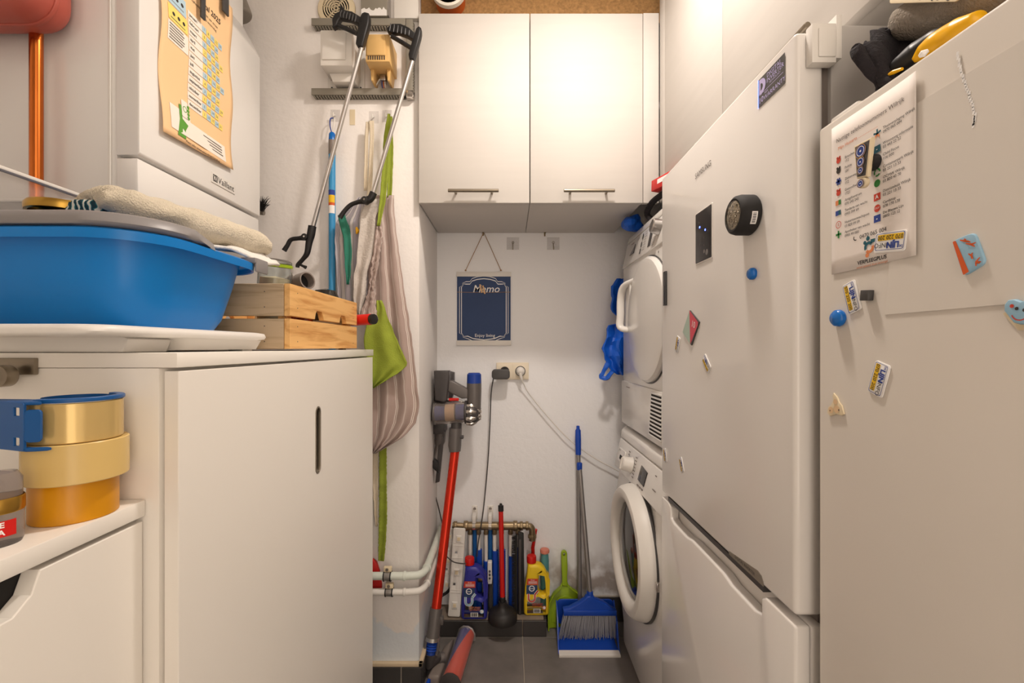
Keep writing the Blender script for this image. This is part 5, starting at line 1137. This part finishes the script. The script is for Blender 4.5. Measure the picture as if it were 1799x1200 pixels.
# lobby dustpan with stick
t = thing('blue_dustpan', 'blue long-handled dustpan with pale lip on the tiled floor', 'dustpan', (.31, 1.72, 0))
xa, xb = X(982,1.68), X(1090,1.675); yf = 1.674; yk = 1.83
fl_ = [(xa,yf,.003),(xb,yf,.003),(X(1083,1.72),1.735,.006),(X(1080,1.78),yk,.010),(X(980,1.78),yk,.010),(X(980,1.72),1.735,.006)]
m = MB(); n6 = len(fl_); m.add(fl_+[(x,y,zz+.004) for x,y,zz in fl_], [(5,4,3,2,1,0),(6,7,8,9,10,11)]+[(i,(i+1)%6,(i+1)%6+6,i+6) for i in range(6)]); m.build('pan', 'blue', t, recalc=True)
MB().add([(xa,yf-.004,.001),(xb,yf-.004,.001),(xb-.001,yf+.022,.006),(xa+.001,yf+.022,.006),(xa,yf-.004,.0085),(xb,yf-.004,.0085),(xb-.001,yf+.022,.0115),(xa+.001,yf+.022,.0115)], [(0,3,2,1),(4,5,6,7),(0,1,5,4),(1,2,6,5),(2,3,7,6),(3,0,4,7)]).build('lip', 'plastic_white', t)
for x0_, x1_, s2 in ((xa, X(979,1.80), -1), (xb, X(1081,1.80), 1)):
    m = MB(); A_ = [(x0_,yf+.012,.004),(x0_,yf+.03,.020),(lerp(x0_,x1_,.5),1.75,.085),(x1_,yk,.125),(x1_,yk,.028),(lerp(x0_,x1_,.5),1.75,.014)]
    m.add([(x-.002*s2,y,zz) for x,y,zz in A_]+[(x+.002*s2,y,zz) for x,y,zz in A_], [tuple(range(5,-1,-1)), tuple(range(6,12))]+[(i,(i+1)%6,(i+1)%6+6,i+6) for i in range(6)]); m.build('side_wall', 'blue', t, recalc=True)
MB().curve([rrect((X(980,1.8)+X(1080,1.8))/2, .078, (X(1080,1.8)-X(980,1.8))/2+.002, .05, .02)], .006, .002, frame((0,yk+.002,0),'cam')).build('back_wall', 'blue', t, angle=50)
s0, s1 = W(1019,1062,1.83), W(1016,797,1.868)
MB().cyl(s0-V((0,0,.015)), s1, .0092, n=16).build('stick', 'stick_grey', t)
MB().lathe([(.0115,0),(.0125,.06),(.0115,.10),(.007,.106),(.0065,.118),(.0001,.12)], s1-V((0,0,.004)), s1-s0, 18).build('grip', 'blue', t, angle=50)
t = thing('broom', 'broom with blue head and grey bristles standing in the blue dustpan', 'broom', W(1035, 1112, 1.76))
BYc = 1.775; g = frame((0,BYc,0),'cam'); p2_ = lambda x, y: pz(x, y, BYc)
MB().curve([[p2_(*p) for p in ((989,1077),(989,1068),(1000,1066),(1015,1058),(1027,1050),(1030,1045),(1042,1045),(1045,1050),(1060,1056),(1074,1066),(1082,1070),(1082,1077))]], .026, .005, g).build('head', 'blue', t, angle=50)
MB().box((p2_(989,0)[0], BYc-.017, p2_(0,1078)[1]), (p2_(1082,0)[0], BYc+.017, p2_(0,1069)[1])).build('head_rail', 'blue', t, bevel=.003)
m = MB(); random.seed(11)
for i in range(58):
    for k in range(5):
        u = (i+.5+random.uniform(-.4,.4))/58; x0_, zt_ = p2_(lerp(991,1080,u),1077); x1_, zb_ = p2_(lerp(980,1083,u)+random.uniform(-2,2), 1117-3*math.sin(u*math.pi)*0+random.uniform(-3,2))
        y_ = BYc-.013+.0065*k; m.tube([(x0_,y_,zt_),(lerp(x0_,x1_,.5),y_-.003,lerp(zt_,zb_,.5)),(x1_,y_-.007+random.uniform(-.004,.004),zb_)], [.0016,.0015,.0007], 4, caps=False)
stuff(m.build('bristles', 'bristle_grey', t))
bs0, bs1 = W(1037,1048,BYc), W(1018,818,1.852)
MB().cyl(bs0, bs1, .0092, n=16).build('stick', 'stick_grey', t)
MB().cyl(bs0-V((0,0,.01)), bs0+(bs1-bs0).normalized()*.02, .0125, n=16).build('ferrule', 'blue', t, bevel=.002)
MB().cyl(bs1-V((0,0,.018)), bs1+V((0,0,.012)), .0115, n=16).build('end_cap', 'blue', t, bevel=.003)
# ================================================================ PAPERS AND MAGNETS
def onx(px, py, X):            # a point of the plane X=const seen at a pixel, as (|x| along Y, z)
    Y = X*F/(px-CX); return (Y, H-(py-CY)*Y/F)
# ---- waste calendar on the boiler front (plane faces +X)
XC = BX+.004; gE = frame((0,0,0), 'east')
T = lambda px, py: onx(px, py, XC)
def wavy(p):
    y, z = p.y, p.z
    return V((p.x+XC+.0025*math.sin((z-1.6)*26+1.0+(y-.95)*6)*(.4+abs(y-1.08)*6)+.006*max(0,(1.75-z))*(1 if y > 1.1 else .6)/.14, y+.0018*math.sin((z-1.6)*30+(0 if y < 1.08 else 2.0))*abs(y-1.08)/.12, z))
t = thing('waste_calendar', 'peach coloured waste collection calendar hanging on the boiler', 'calendar', (XC, 1.08, 1.615))
m = MB().grid(lambda u, v: wavy(V((0, lerp(.957, 1.203, u), lerp(lerp(1.614,1.628,u), 2.06, v)))), 20, 34); m.build('sheet', 'paper_cal', t, solid=.0006, angle=80)
s = MB(); e = .0012
def R_(y0, z0, y1, z1, mat, dz=0):
    n = max(1, int((z1-z0)/.02)); 
    for k in range(n): s.rect(y0, lerp(z0,z1,k/n), y1, lerp(z0,z1,(k+1)/n), e+dz, mat, gE)
months = 'januari februari maart april mei juni juli augustus september oktober november december'.split()
days = ['1 8 15 22 29','5 12 19 26','5 12 19 26','2 9 16 23 30','7 14 21 28','4 11 18 25','2 9 16 23 30','6 13 20 27','3 10 17 24','1 8 15 22 29','5 12 19 26','3 10 17 24 31']
for j, mo in enumerate(months):
    zc = 1.927-.0188*j
    R_(1.040, zc-.0085, 1.088, zc+.0085, 2); s.text(mo, 1.044, zc, .0098, e+.0006, 3, gE, .008, 'LEFT')
    for k, dn in enumerate(days[j].split()):
        yc_ = 1.0955+.0156*k; R_(yc_-.0073, zc-.0075, yc_+.0073, zc+.0072, (0 if (k+j) % 2 == 0 else 1), .0002); s.text(dn, yc_, zc, .0092, e+.0006, 4, gE)
s.text('Kalender afval 2025', 1.083, 1.988, .0185, e, 3, gE, .012); s.text('ophaaldagen van uw straat', 1.10, 1.9685, .0088, e, 3, gE); s.text('op woensdag', 1.12, 1.957, .0085, e, 3, gE)
R_(.976, 1.909, 1.034, 1.947, 0); R_(.976, 1.872, 1.036, 1.905, 1); R_(.974, 1.826, 1.038, 1.868, 2)
for k in range(3):
    s.disc(.990+.016*k, 1.930, .0045, e+.0005, 3, gE, 10); s.disc(.992+.016*k, 1.890, .0042, e+.0005, 3, gE, 10)
s.rect(.982,1.917,1.026,1.9185,e+.0005,4,gE); s.rect(.982,1.878,1.028,1.8795,e+.0005,4,gE)
for k in range(6): s.rect(.978, 1.862-.0062*k, 1.018+.012*random.random(), 1.8642-.0062*k, e+.0005, 4, gE)
R_(.981, 1.636, 1.172, 1.676, 2); R_(.981, 1.676, 1.045, 1.690, 2)
s.flat([(1.000,1.628),(1.026,1.628),(1.026,1.648),(1.036,1.664),(1.018,1.672),(1.017,1.702),(1.010,1.702),(1.009,1.668)], e+.0006, 5, gE)
s.curve([rrect(1.027, 1.697, .0098, .019, .003)], .0006, .0001, gE @ Matrix.Translation((0,0,e+.001)), 2)
s.ringf(1.027, 1.697, .0052, .0068, e+.0018, 5, gE, 20); 
for k in range(4): s.disc(1.0375, 1.682+.008*k, .004, e+.0018, 5, gE, 10)
for k in range(4): s.rect(1.088, 1.666-.0068*k, 1.150+.012*random.random(), 1.6686-.0068*k, e+.0005, 4, gE)
s.text('Meer info: www.antwerpen.be/afval', 1.085, 1.6255, .0082, e, 3, gE)
s.warp(wavy); stuff(s.build('print', ['cal_blue', 'cal_yellow', 'cal_white', 'ink', 'ink_grey', 'hand_green'], t))
for px, py0, py1, w, lab in ((348,-40,33,.0075,'dark bar magnet over the title of the waste calendar'), (388,-40,24,.012,'dark clip magnet at the top corner of the waste calendar')):
    y_, zb_ = onx(px, py1, XC); one(MB().box((XC+.009, y_-w, zb_), (XC+.014, y_+w, zb_+.09)), 'bar_magnet', 'dark_grey', lab, 'magnet', 'bar magnets', bevel=.001)
# ---- phone list on the freezer door (plane faces -X)
gW = frame((ZX-.0012, 0, 0), 'west'); XQ = ZX-.0012
def Q(px, py, X=None): Y, z_ = onx(px, py, XQ if X is None else X); return (-Y, z_)
def curl(p):
    k = max(0, (.49-p.y))/.04; return V((p.x-.0035*k*k*.6, p.y, p.z))
t = thing('phone_list', 'white printed list of phone numbers on the freezer door', 'paper', (XQ, .51, 1.247))
m = MB().grid(lambda u, v: curl(V((XQ, lerp(.573,.4525,u), lerp(1.2465,1.432,v)))), 14, 10); m.build('sheet', 'paper', t, solid=.0005, angle=80)
s = MB(); e = .0007
def tx(txt, px, py, size, mat=0, al='LEFT', bold=0, shear=0): s.text(txt, *Q(px,py), size, e, mat, gW, bold, al, 0, shear)
tx('Nuttige telefoonnummers Wilrijk', 1470, 249, .0072, 1); tx('Mijn Huisarts ......................', 1473, 262, .0058, 2)
left = [('Brandweer','112',281),('Politie','101',299),('Ziekenwagen','112',319),('Gezondheid','1722',338),('Antigifcentrum','070 245 245',356),('Tandarts van wacht','0903 399 69',374),('Huisartsenwachtpost','03 820 09 09',395),('Apotheker van wacht','0903 99 000',412)]
for i, (a, b, py) in enumerate(left):
    tx(a, 1485, py-4, .0044); tx(b, 1485, py+3, .0044); c = Q(1474, py)
    mi = (3,0,4,3,2,4,3,5)[i]
    if i in (2,7):
        for a_ in ((0,90) if i == 7 else (0,60,120)): s.rect(-.0045,-.0013,.0045,.0013,e,mi, rot2(gW @ Matrix.Translation((c[0],c[1],0)), a_))
    elif i == 6: s.ringf(c[0],c[1],.0038,.0045,e,mi,gW); s.text('S',c[0],c[1],.005,e,mi,gW)
    elif i in (4,5): s.rect(c[0]-.005,c[1]-.003,c[0],c[1]+.003,e,mi,gW); s.rect(c[0],c[1]-.003,c[0]+.004,c[1]+.003,e,6 if i == 5 else 5,gW)
    else: s.disc(c[0],c[1]-.0008,.0036,e,mi,gW); s.disc(c[0]-.002,c[1]+.0028,.0016,e,mi,gW,8); s.disc(c[0]+.002,c[1]+.0028,.0016,e,mi,gW,8)
right = [('Thuisverpleging Wilrijk','0470 065 004',229),('Woonzorg informatie','03 443 22 22',256),('Child Focus','116 000',276),('Containerpark Wilrijk','03 221 13 33',297),('OCMW Wilrijk','03 820 43 70',316),('Districtshuis Wilrijk','03 221 13 33',340),('Cardstop','078 170 170',360),('De Blauwe Lijn','0800 123 12',378)]
for i, (a, b, py) in enumerate(right):
    tx(a, 1552, py-4, .0044); tx(b, 1552, py+3, .0044); c = Q(1542, py+6)
    if i == 0:
        for k in range(5): s.rect(-.001,0,.001,.0052,e,(6,6,2,2,6)[k], rot2(gW @ Matrix.Translation((c[0],c[1],0)), 72*k))
    elif i in (1,5,7): s.rect(c[0]-.0045,c[1]-.004,c[0]+.0045,c[1]+.004,e,(6 if i == 1 else 3 if i == 5 else 4),gW); s.text('A' if i == 5 else '-', c[0],c[1],.006,e+.0003,7,gW,.03)
    elif i == 3:
        for k in range(3): s.ringf(c[0],c[1],.0028,.0046,e,5,gW,8,math.radians(120*k),math.radians(120*k+85))
    elif i == 2: s.flat([(c[0]-.004,c[1]+.002),(c[0]+.001,c[1]-.003),(c[0]+.005,c[1]+.003),(c[0],c[1]-.0005)],e,6,gW)
    else: s.disc(c[0],c[1],.0042,e,5 if i == 4 else 3,gW); s.text('STOP' if i == 6 else '', c[0],c[1],.003,e+.0003,7,gW) if i == 6 else None
tx('0470 065 004', 1511, 417, .0068); c = Q(1504, 418); s.ringf(c[0],c[1],.0022,.0034,e,0,gW,10,2.4,5.2)
c = Q(1527, 434)
s.disc(c[0]-.001,c[1]+.010,.0026,e,6,gW); s.disc(c[0]-.0055,c[1]+.006,.0022,e,6,gW); s.ringf(c[0],c[1],.003,.0065,e,6,gW,14,.6,3.6); s.ringf(c[0]+.001,c[1]-.001,.003,.0065,e,2,gW,14,3.8,6.6); s.disc(c[0]-.002,c[1]-.009,.0026,e,2,gW); s.rect(c[0]+.003,c[1]+.004,c[0]+.010,c[1]+.008,e,6,gW)
tx('VERPLEEGPLUS', 1532, 457, .0062, 0, 'CENTER', .02); tx('samen gezond, thuis verzorgd', 1532, 465, .0036, 2, 'CENTER')
s.warp(curl); stuff(s.build('print', ['ink', 'ink_grey', 'ink_orange', 'ink_red', 'ink_blue', 'ink_green', 'ink_teal', 'white_flat'], t))
# ---- transport-info card magnets
def info_card(X, px, py, ang, lab, sc=1.0, off=.0):
    Y, z_ = onx(px, py, X); g = rot2(frame((X-off-.0008, Y, z_), 'west'), ang)
    t = thing('info_card_magnet', lab, 'magnet', (X-off-.0008, Y, z_-.015), 'bus info card magnets')
    MB().curve([rrect(0,0,.019*sc,.0105*sc,.003*sc)], .0012, .0003, g, 0, 1).build('card', 'white_flat', t, angle=30)
    s = MB(); A, B = rrect(0,-.0008*sc,.0176*sc,.0086*sc,.002*sc,3), rrect(0,-.0008*sc,.0171*sc,.0081*sc,.002*sc,3); n = len(A)
    s.add([(p[0],p[1],.0009) for p in A]+[(p[0],p[1],.0009) for p in B], [(i,(i+1)%n,(i+1)%n+n,i+n) for i in range(n)], 0, g)
    s.text('LIJN', -.0045*sc, .0028*sc, .0085*sc, .0010, 0, g, .05); s.text('DE', -.0145*sc, .0048*sc, .0032*sc, .0010, 0, g, .03); s.text('INFO', .0105*sc, .0025*sc, .0072*sc, .0010, 2, g)
    s.rect(-.0162*sc, -.0080*sc, .0150*sc, -.0020*sc, .0009, 1, g); s.text('070 220 200', -.0005*sc, -.0050*sc, .0062*sc, .0011, 2, g, .01)
    stuff(s.build('print', ['ink_blue', 'card_yellow', 'ink'], t)); return t
info_card(ZX, 1498, 522, -73, 'bus info card magnet beside the black square magnet on the freezer')
info_card(ZX, 1546, 666, -108, 'bus info card magnet lowest on the freezer door')
info_card(ZX-.0022, 1565, 425, 172, 'upside-down bus info card magnet on the phone list', 1.05)
info_card(FX, 1242, 639, -45, 'bus info card magnet below the diamond magnet on the fridge')
info_card(FX, 1191, 605, -112, 'bus info card magnet left of the diamond magnet on the fridge')
info_card(FX, 1169, 800, -72, 'bus info card magnet at the far edge of the fridge door', .9)
info_card(FX, 1198, 817, -62, 'bus info card magnet just above the fridge handle recess', .9)
# ---- other magnets
def button(X, px, py, r, lab):
    Y, z_ = onx(px, py, X); one(MB().lathe([(r*.9,0),(r,.002),(r*.97,.006),(r*.7,.009),(.0001,.0098)], (X,Y,z_), (-1,0,0), 26), 'button_magnet', 'blue_magnet', lab, 'magnet', 'round blue magnets', angle=50)
button(FX, 1325, 481, .0098, 'round blue button magnet on the fridge below the puck lamp')
button(ZX, 1477, 559, .0105, 'round blue button magnet on the freezer door')
Y, z_ = onx(1170, 507, FX); one(MB().box((FX-.005, Y-.0085, z_-.043), (FX, Y+.0085, z_+.043), xf=None), 'bar_magnet', 'screen', 'dark upright bar magnet at the far edge of the fridge door', 'magnet', 'bar magnets', bevel=.001)
Y, z_ = onx(1519, 519, ZX-.006); one(MB().box((-.006,-.006,0), (.006,.006,.007), xf=rot2(frame((ZX,Y,z_),'west'), -6)), 'square_magnet', 'dark_grey', 'small black square magnet on the freezer door', 'magnet', bevel=.0008)
t = thing('diamond_magnet', 'diamond shaped red and mint magnet on the fridge', 'magnet', (FX, .972, 1.158)); g = frame((FX-.0015, .972, 1.196), 'west')
MB().prism([(-.044,-.008),(.004,-.038),(.044,.010),(-.005,.038)], -.0015, .0012, xf=g).build('plate', 'dark_grey', t)
MB().flat([(-.044,-.008),(.000,-.036),(-.005,.038)], .0015, 0, g).build('mint_half', 'mint', t)
MB().flat([(-.001,-.036),(.038,.003),(.040,.010),(-.005,.038)], .0015, 0, g).text('10', .016, .006, .02, .0018, 1, g, .0, rot=-.3).build('red_half', ['rose', 'white_flat'], t)
# puck lamp
c = V((FX, .730, 1.368)); t = thing('puck_lamp', 'round black battery lamp stuck to the fridge door', 'lamp', (FX, .73, 1.337))
MB().lathe([(.0001,-.0005),(.029,-.0005),(.032,.003),(.032,.022),(.030,.029),(.026,.032),(.023,.031),(.0225,.028)], c, (-1,0,0), 40).build('housing', 'black_matt', t, angle=50)
MB().lathe([(.0228,.0285),(.0001,.0295)], c, (-1,0,0), 30).build('reflector', 'led_silver', t)
for k in range(14):
    a = 2*math.pi*k/14*1.0; r = .016 if k % 2 else .009; MB().blob(c+V((-.029, r*math.cos(a), r*math.sin(a))), .003, .003, .003, 0, 1, 8).build('led', 'led_silver', t)
MB().lathe([(.0232,.0275),(.0232,.032),(.0001,.0335)], c, (-1,0,0), 30).build('lens', 'glass', t)
lb = MB(); lb.loft([[(c.x-d_, c.y-.0323*math.sin(a), c.z+.0323*math.cos(a)) for a in [math.radians(95+35*k/6) for k in range(7)]] for d_ in (.008,.017)], 0, closed=False)
for k in range(9): lb.loft([[(c.x-d_, c.y-.0326*math.sin(a), c.z+.0326*math.cos(a)) for a in (math.radians(99+3.2*k), math.radians(100.3+3.2*k+(k%2)*.6))] for d_ in (.010,.0155)], 1, closed=False)
lb.build('barcode', ['white_flat', 'ink'], t)
# exclamation mark magnet
XE_ = ZX-.012; Z5 = lambda x, y: (lambda a: (-a[0], a[1]))(onx(1450+x/3.428, 140+y/3.428, XE_)); g = frame((XE_,0,0), 'west')
t = thing('exclamation_magnet', 'gold edged magnet shaped like an exclamation mark on the phone list', 'magnet', (ZX-.01, .52, 1.32))
MB().curve([[Z5(183,402), Z5(292,345), Z5(264,584), Z5(200,597)]], .005, .0012, g).build('bar', 'plastic_cream', t, angle=40)
MB().curve([[Z5(192,408), Z5(280,362), Z5(256,576), Z5(205,587)]], .0056, .0003, g).build('bar_face', 'dark_grey', t, angle=40)
c = Z5(233,622); MB().curve([rrect(c[0], c[1], .0062, .0058, .006)], .005, .0012, g).build('dot', 'plastic_cream', t, angle=40)
s = MB()
for (x, y), r in (((230,430),.0078),((229,495),.0060),((229,546),.0045),((229,625),.0048)):
    p = Z5(x,y); s.disc(p[0],p[1],r,.0034,0,g); s.ringf(p[0],p[1],r*.62,r*.72,.0037,1,g,20); s.ringf(p[0],p[1],r*.9,r,.0037,2,g,20); s.disc(p[0],p[1],r*.16,.0037,1,g,8)
s.build('dial', ['ink_blue', 'white_flat', 'gold'], t)
p = Z5(262,490); MB().cyl((ZX-.0018,-p[0]+.004,p[1]), (XE_+.002,-p[0]+.004,p[1]), .009, n=20).build('magnet_base', 'black', t)
# coral picture magnet
g = frame((ZX-.0015,0,0),'west'); q4 = [(-.416,1.252),(-.396,1.2555),(-.3865,1.2265),(-.4055,1.2176)]
def rc(P, r):   # round the corners of a quad
    out = []
    for i in range(4):
        a, b, c_ = V(P[i-1]), V(P[i]), V(P[(i+1)%4]); u, w = (a-b).normalized()*r, (c_-b).normalized()*r
        out += [tuple((b+u)*(1-k)**2+2*k*(1-k)*b+(b+w)*k*k) for k in (0,.33,.66,1)]
    return out
t = thing('coral_magnet', 'blue picture magnet with orange coral on the freezer door', 'magnet', (ZX, .40, 1.217))
B4 = lambda u, v: tuple(V(q4[0])*(1-u)*(1-v)+V(q4[1])*u*(1-v)+V(q4[2])*u*v+V(q4[3])*(1-u)*v)
MB().curve([rc(q4, .005)], .003, .0007, g, 0).build('plate', 'sky', t, angle=40)
s = MB().flat(rc([B4(.04,.03),B4(.18,.03),B4(.30,.97),B4(.04,.97)], .0008), .0017, 0, g)
random.seed(2)
for u0, v0 in ((.55,.15),(.75,.32),(.62,.62),(.7,.85)):
    for k in range(6):
        a = B4(u0,v0); b = B4(u0+random.uniform(-.2,.22), v0+random.uniform(-.10,.10)); d_ = V((b[0]-a[0], b[1]-a[1])); n_ = V((-d_.y, d_.x)).normalized()*.0009
        s.flat([(a[0]-n_.x,a[1]-n_.y),(b[0]-n_.x*.5,b[1]-n_.y*.5),(b[0]+n_.x*.5,b[1]+n_.y*.5),(a[0]+n_.x,a[1]+n_.y)], .0018+.0001*k, 0, g)
s.build('coral', 'orange', t)
# pale blue cloud magnet on a paper scrap at the right edge, cream cut-out magnet low on the door
P = lambda x, y: (lambda a: (-a[0], a[1]))(onx(1420+x/3.158, 380+y/3.158, ZX-.002)); g = frame((ZX-.0035,0,0),'west')
t = thing('cloud_magnet', 'pale blue cloud shaped magnet at the right edge of the freezer door', 'magnet', (ZX, .362, 1.18))
cl = [P(*p) for p in ((1110,490),(1130,465),(1165,460),(1200,475),(1235,462),(1262,480),(1270,520),(1255,545),(1262,580),(1235,602),(1195,600),(1160,590),(1140,565),(1125,545),(1108,525))]
MB().curve([cl], .004, .001, g).build('plate', 'sky', t, angle=40)
c = P(1182,512); s = MB().disc(c[0],c[1],.0014,.0023,0,g,10); c = P(1225,520); s.disc(c[0],c[1],.0014,.0023,0,g,10); c = P(1155,498); s.disc(c[0],c[1],.0016,.0023,1,g,8); c = P(1200,535); s.ringf(c[0],c[1],.0055,.0064,.0023,1,g,12,3.4,6.0); s.build('face', ['ink', 'ink_red'], t)
g0 = frame((ZX-.0008,0,0),'west'); one(MB().prism([P(1075,540),P(1110,520),P(1215,560),P(1215,632),P(1160,632)], -.0006, .0006, xf=g0), 'paper_scrap', 'plastic_cream', 'small cream paper scrap under the cloud magnet', 'paper')
t = thing('cutout_magnet', 'small cream animal cut-out magnet low on the freezer door', 'magnet', (ZX, .568, 1.07)); g = frame((ZX-.0012,0,0),'west')
MB().curve([[P(*p) for p in ((140,980),(160,1005),(172,1035),(185,1050),(198,1098),(185,1106),(155,1098),(120,1108),(105,1090),(110,1060),(128,1045),(138,1020),(135,995))]], .002, .0004, g).build('plate', 'plastic_cream', t, angle=40)
MB().disc(*P(128,1075), .0042, .0013, 0, g).disc(*P(158,1070), .0050, .0013, 0, g).disc(*P(152,1030), .0035, .0013, 0, g).disc(*P(124,1078), .0009, .0016, 1, g, 8).disc(*P(172,1075), .0010, .0016, 1, g, 8).build('figure', ['bear', 'ink'], t)
# ================================================================ ON TOP OF THE FREEZER
m = MB(); ZF = ZZ-.011
def lump(pts, rads, n=18, k=7, flat=1, amp=.006, fq=22, seed=0, mat=0):
    P = smooth(pts, k); R = [interp([(i/(len(rads)-1), r) for i, r in enumerate(rads)], j/(len(P)-1))[0] for j in range(len(P))]
    mb = MB().tube(P, R, n, mat, flat=flat); mb.crumple(amp, fq, seed); mb.crumple(amp*.35, fq*3, seed+3); return mb
q = lambda px, py, Y: W(px, py, Y)
t = thing('black_garment', 'crumpled black garment on top of the freezer', 'garment', (.52, .55, ZF))
sheet = lambda rows, Y0, Y1, amp, ph, seed: (lambda mb: mb)(cloth(rows, Y0, amp, 1.3, ph, 20, 20, Y1-Y0, .006, 26, seed))
sheet([(54,1529,1557),(64,1526,1600),(80,1529,1640),(100,1534,1620),(120,1541,1600),(140,1548,1585),(160,1545,1570)], .570, .545, .012, .5, 3).build('upper_fold', 'black_cloth', t, solid=.012, angle=80, sub=1)
sheet([(78,1513,1532),(82,1500,1540),(95,1504,1552),(110,1514,1562),(125,1528,1568),(136,1546,1570),(150,1552,1565)], .555, .535, .008, 1.5, 9).build('lower_fold', 'black_cloth', t, solid=.012, angle=80, sub=1)
lump([(.56,.53,1.47),(.60,.47,1.48),(.66,.40,1.47),(.72,.33,1.46)], [.03,.038,.036,.02], seed=4).build('bundle', 'black_cloth', t, angle=80)
t = thing('yellow_bag', 'glossy yellow and black bag lying along the freezer edge', 'bag', (.47, .45, ZF))
M('bag_print', (236,176,10), .3)
lump([q(1606,106,.512), q(1622,94,.506), q(1645,78,.495), q(1668,64,.483), q(1690,52,.468), q(1720,32,.45)], [.003,.010,.013,.014,.014,.008], flat=.9, amp=.002, seed=6).build('bag', 'bag_print', t, angle=80)
lump([q(1556,136,.548), q(1585,112,.535), q(1618,90,.52), q(1650,68,.50), q(1690,46,.475)], [.007,.015,.017,.015,.008], flat=.7, amp=.004, seed=8).build('black_panel', 'black', t, angle=80)
lump([q(1566,130,.528), q(1574,126,.522), q(1586,122,.514)], [.002,.003,.002], flat=.8, amp=.003, seed=12).build('yellow_edge', 'bag_print', t, angle=80)
lump([q(1614,100,.490), q(1621,95,.487), q(1630,89,.484)], [.002,.0045,.002], flat=.8, amp=.001, seed=13).build('white_spot', 'white_flat', t, angle=80)
t = thing('grey_jumper', 'folded grey woollen jumper on top of the freezer', 'jumper', (.53, .45, 1.5))
lump([q(1584,44,.566), q(1592,42,.560), q(1640,28,.535), q(1690,8,.505), q(1750,-20,.47), q(1810,-50,.44)], [.012,.021,.026,.030,.032,.03], n=22, flat=1.0, amp=.006, seed=17).build('roll', 'grey_cloth', t, angle=80)
lump([q(1580,30,.575), q(1600,20,.568), q(1650,6,.55), q(1700,-10,.52)], [.006,.010,.011,.008], n=14, amp=.004, seed=19).build('collar', 'grey_cloth', t, angle=80)
g = frm(q(1562,9,.560), q(1690,6,.47)-q(1562,9,.560), (0.1,.25,1))
t = thing('swing_tag', 'beige card with black handwriting on the grey jumper', 'card', q(1600,10,.55))
MB().curve([rrect(.052, .018, .055, .0165, .006)], .0016, .0004, g).build('card', 'plastic_cream', t, angle=40)
s = MB(); random.seed(9)
for k in range(26):
    x, y = .040+random.uniform(0,.06), .006+random.uniform(0,.024); a = random.uniform(0,3.14); s.ringf(x, y, .0032, .0040, .0012, 0, g, 8, a, a+3.6)
stuff(s.build('handwriting', 'ink', t))
# ================================================================ BAGS ROUND THE DRYER
def bag(name, rows, Y, lab, cat='bag', amp=.014, f=1.7, ph=0, drift=0, seed=0, mat='blue_bag', group=None, sol=.004):
    mb = cloth(rows, Y, amp, f, ph, 14, 14, drift, .012, 40, seed); return one(mb, name, mat, lab, cat, group, solid=sol, angle=25)
bag('blue_bag', [(490,1082,1112),(503,1073,1112),(530,1074,1112),(545,1072,1112),(557,1088,1112)], 1.80, 'small piece of a blue carrier bag sticking out behind the dryer handle', seed=3, group='blue carrier bags')
bag('blue_bag', [(566,1096,1112),(572,1068,1112),(588,1066,1112),(612,1057,1112),(632,1064,1112),(650,1070,1112),(658,1084,1112)], 1.795, 'large blue carrier bag hanging behind the dryer', ph=1, seed=7, group='blue carrier bags')
m = MB().tube(smooth([W(1068,638,1.79), W(1060,652,1.79), W(1056,662,1.79), W(1066,664,1.785), W(1076,652,1.785)],5), .006, 6, flat=1.6).crumple(.004,60); one(m, 'bag_strap', 'blue_bag', 'blue strap loop below the large blue carrier bag', 'strap')
c = W(1108, 404, 1.66); m = MB().blob((c.x+.004, 1.655, 1.605), .036, .055, .028, .022, 26, 22, seed=5); one(m, 'blue_bag', 'blue_bag', 'crumpled blue bag lying on the dryer top', 'bag', 'blue carrier bags', angle=20)
t = thing('black_bag', 'black bag with a strap loop and cyan patch on the dryer', 'bag', (.53, 1.40, 1.577))
MB().tube(smooth([(.478,1.52,1.585),(.468,1.53,1.61),(.472,1.48,1.632),(.485,1.38,1.633),(.50,1.30,1.63)],6), .007, 8, flat=1.5).build('strap', 'black_cloth', t)
lump([(.50,1.50,1.585),(.50,1.43,1.594),(.505,1.36,1.602),(.51,1.27,1.61)], [.012,.022,.026,.02], amp=.005, seed=22).build('body', 'black_cloth', t, angle=80)
lump([(.485,1.40,1.612),(.485,1.36,1.618),(.487,1.32,1.624)], [.008,.013,.010], amp=.003, seed=23).build('cyan_patch', 'teal_bottle', t, angle=80)
t = thing('red_box', 'red and white carton corner peeping out beside the fridge top', 'carton', (.47, 1.33, 1.64))
g = frm((.448,1.42,1.663), (.35,-1,0), (.0,.12,1)); MB().box((.0,-.018,-.03), (.13,.016,.0), xf=g).build('carton', 'red', t, bevel=.001)
MB().rect(.03,-.004,.12,.010,.0008,0,g).build('stripe', 'white_flat', t)
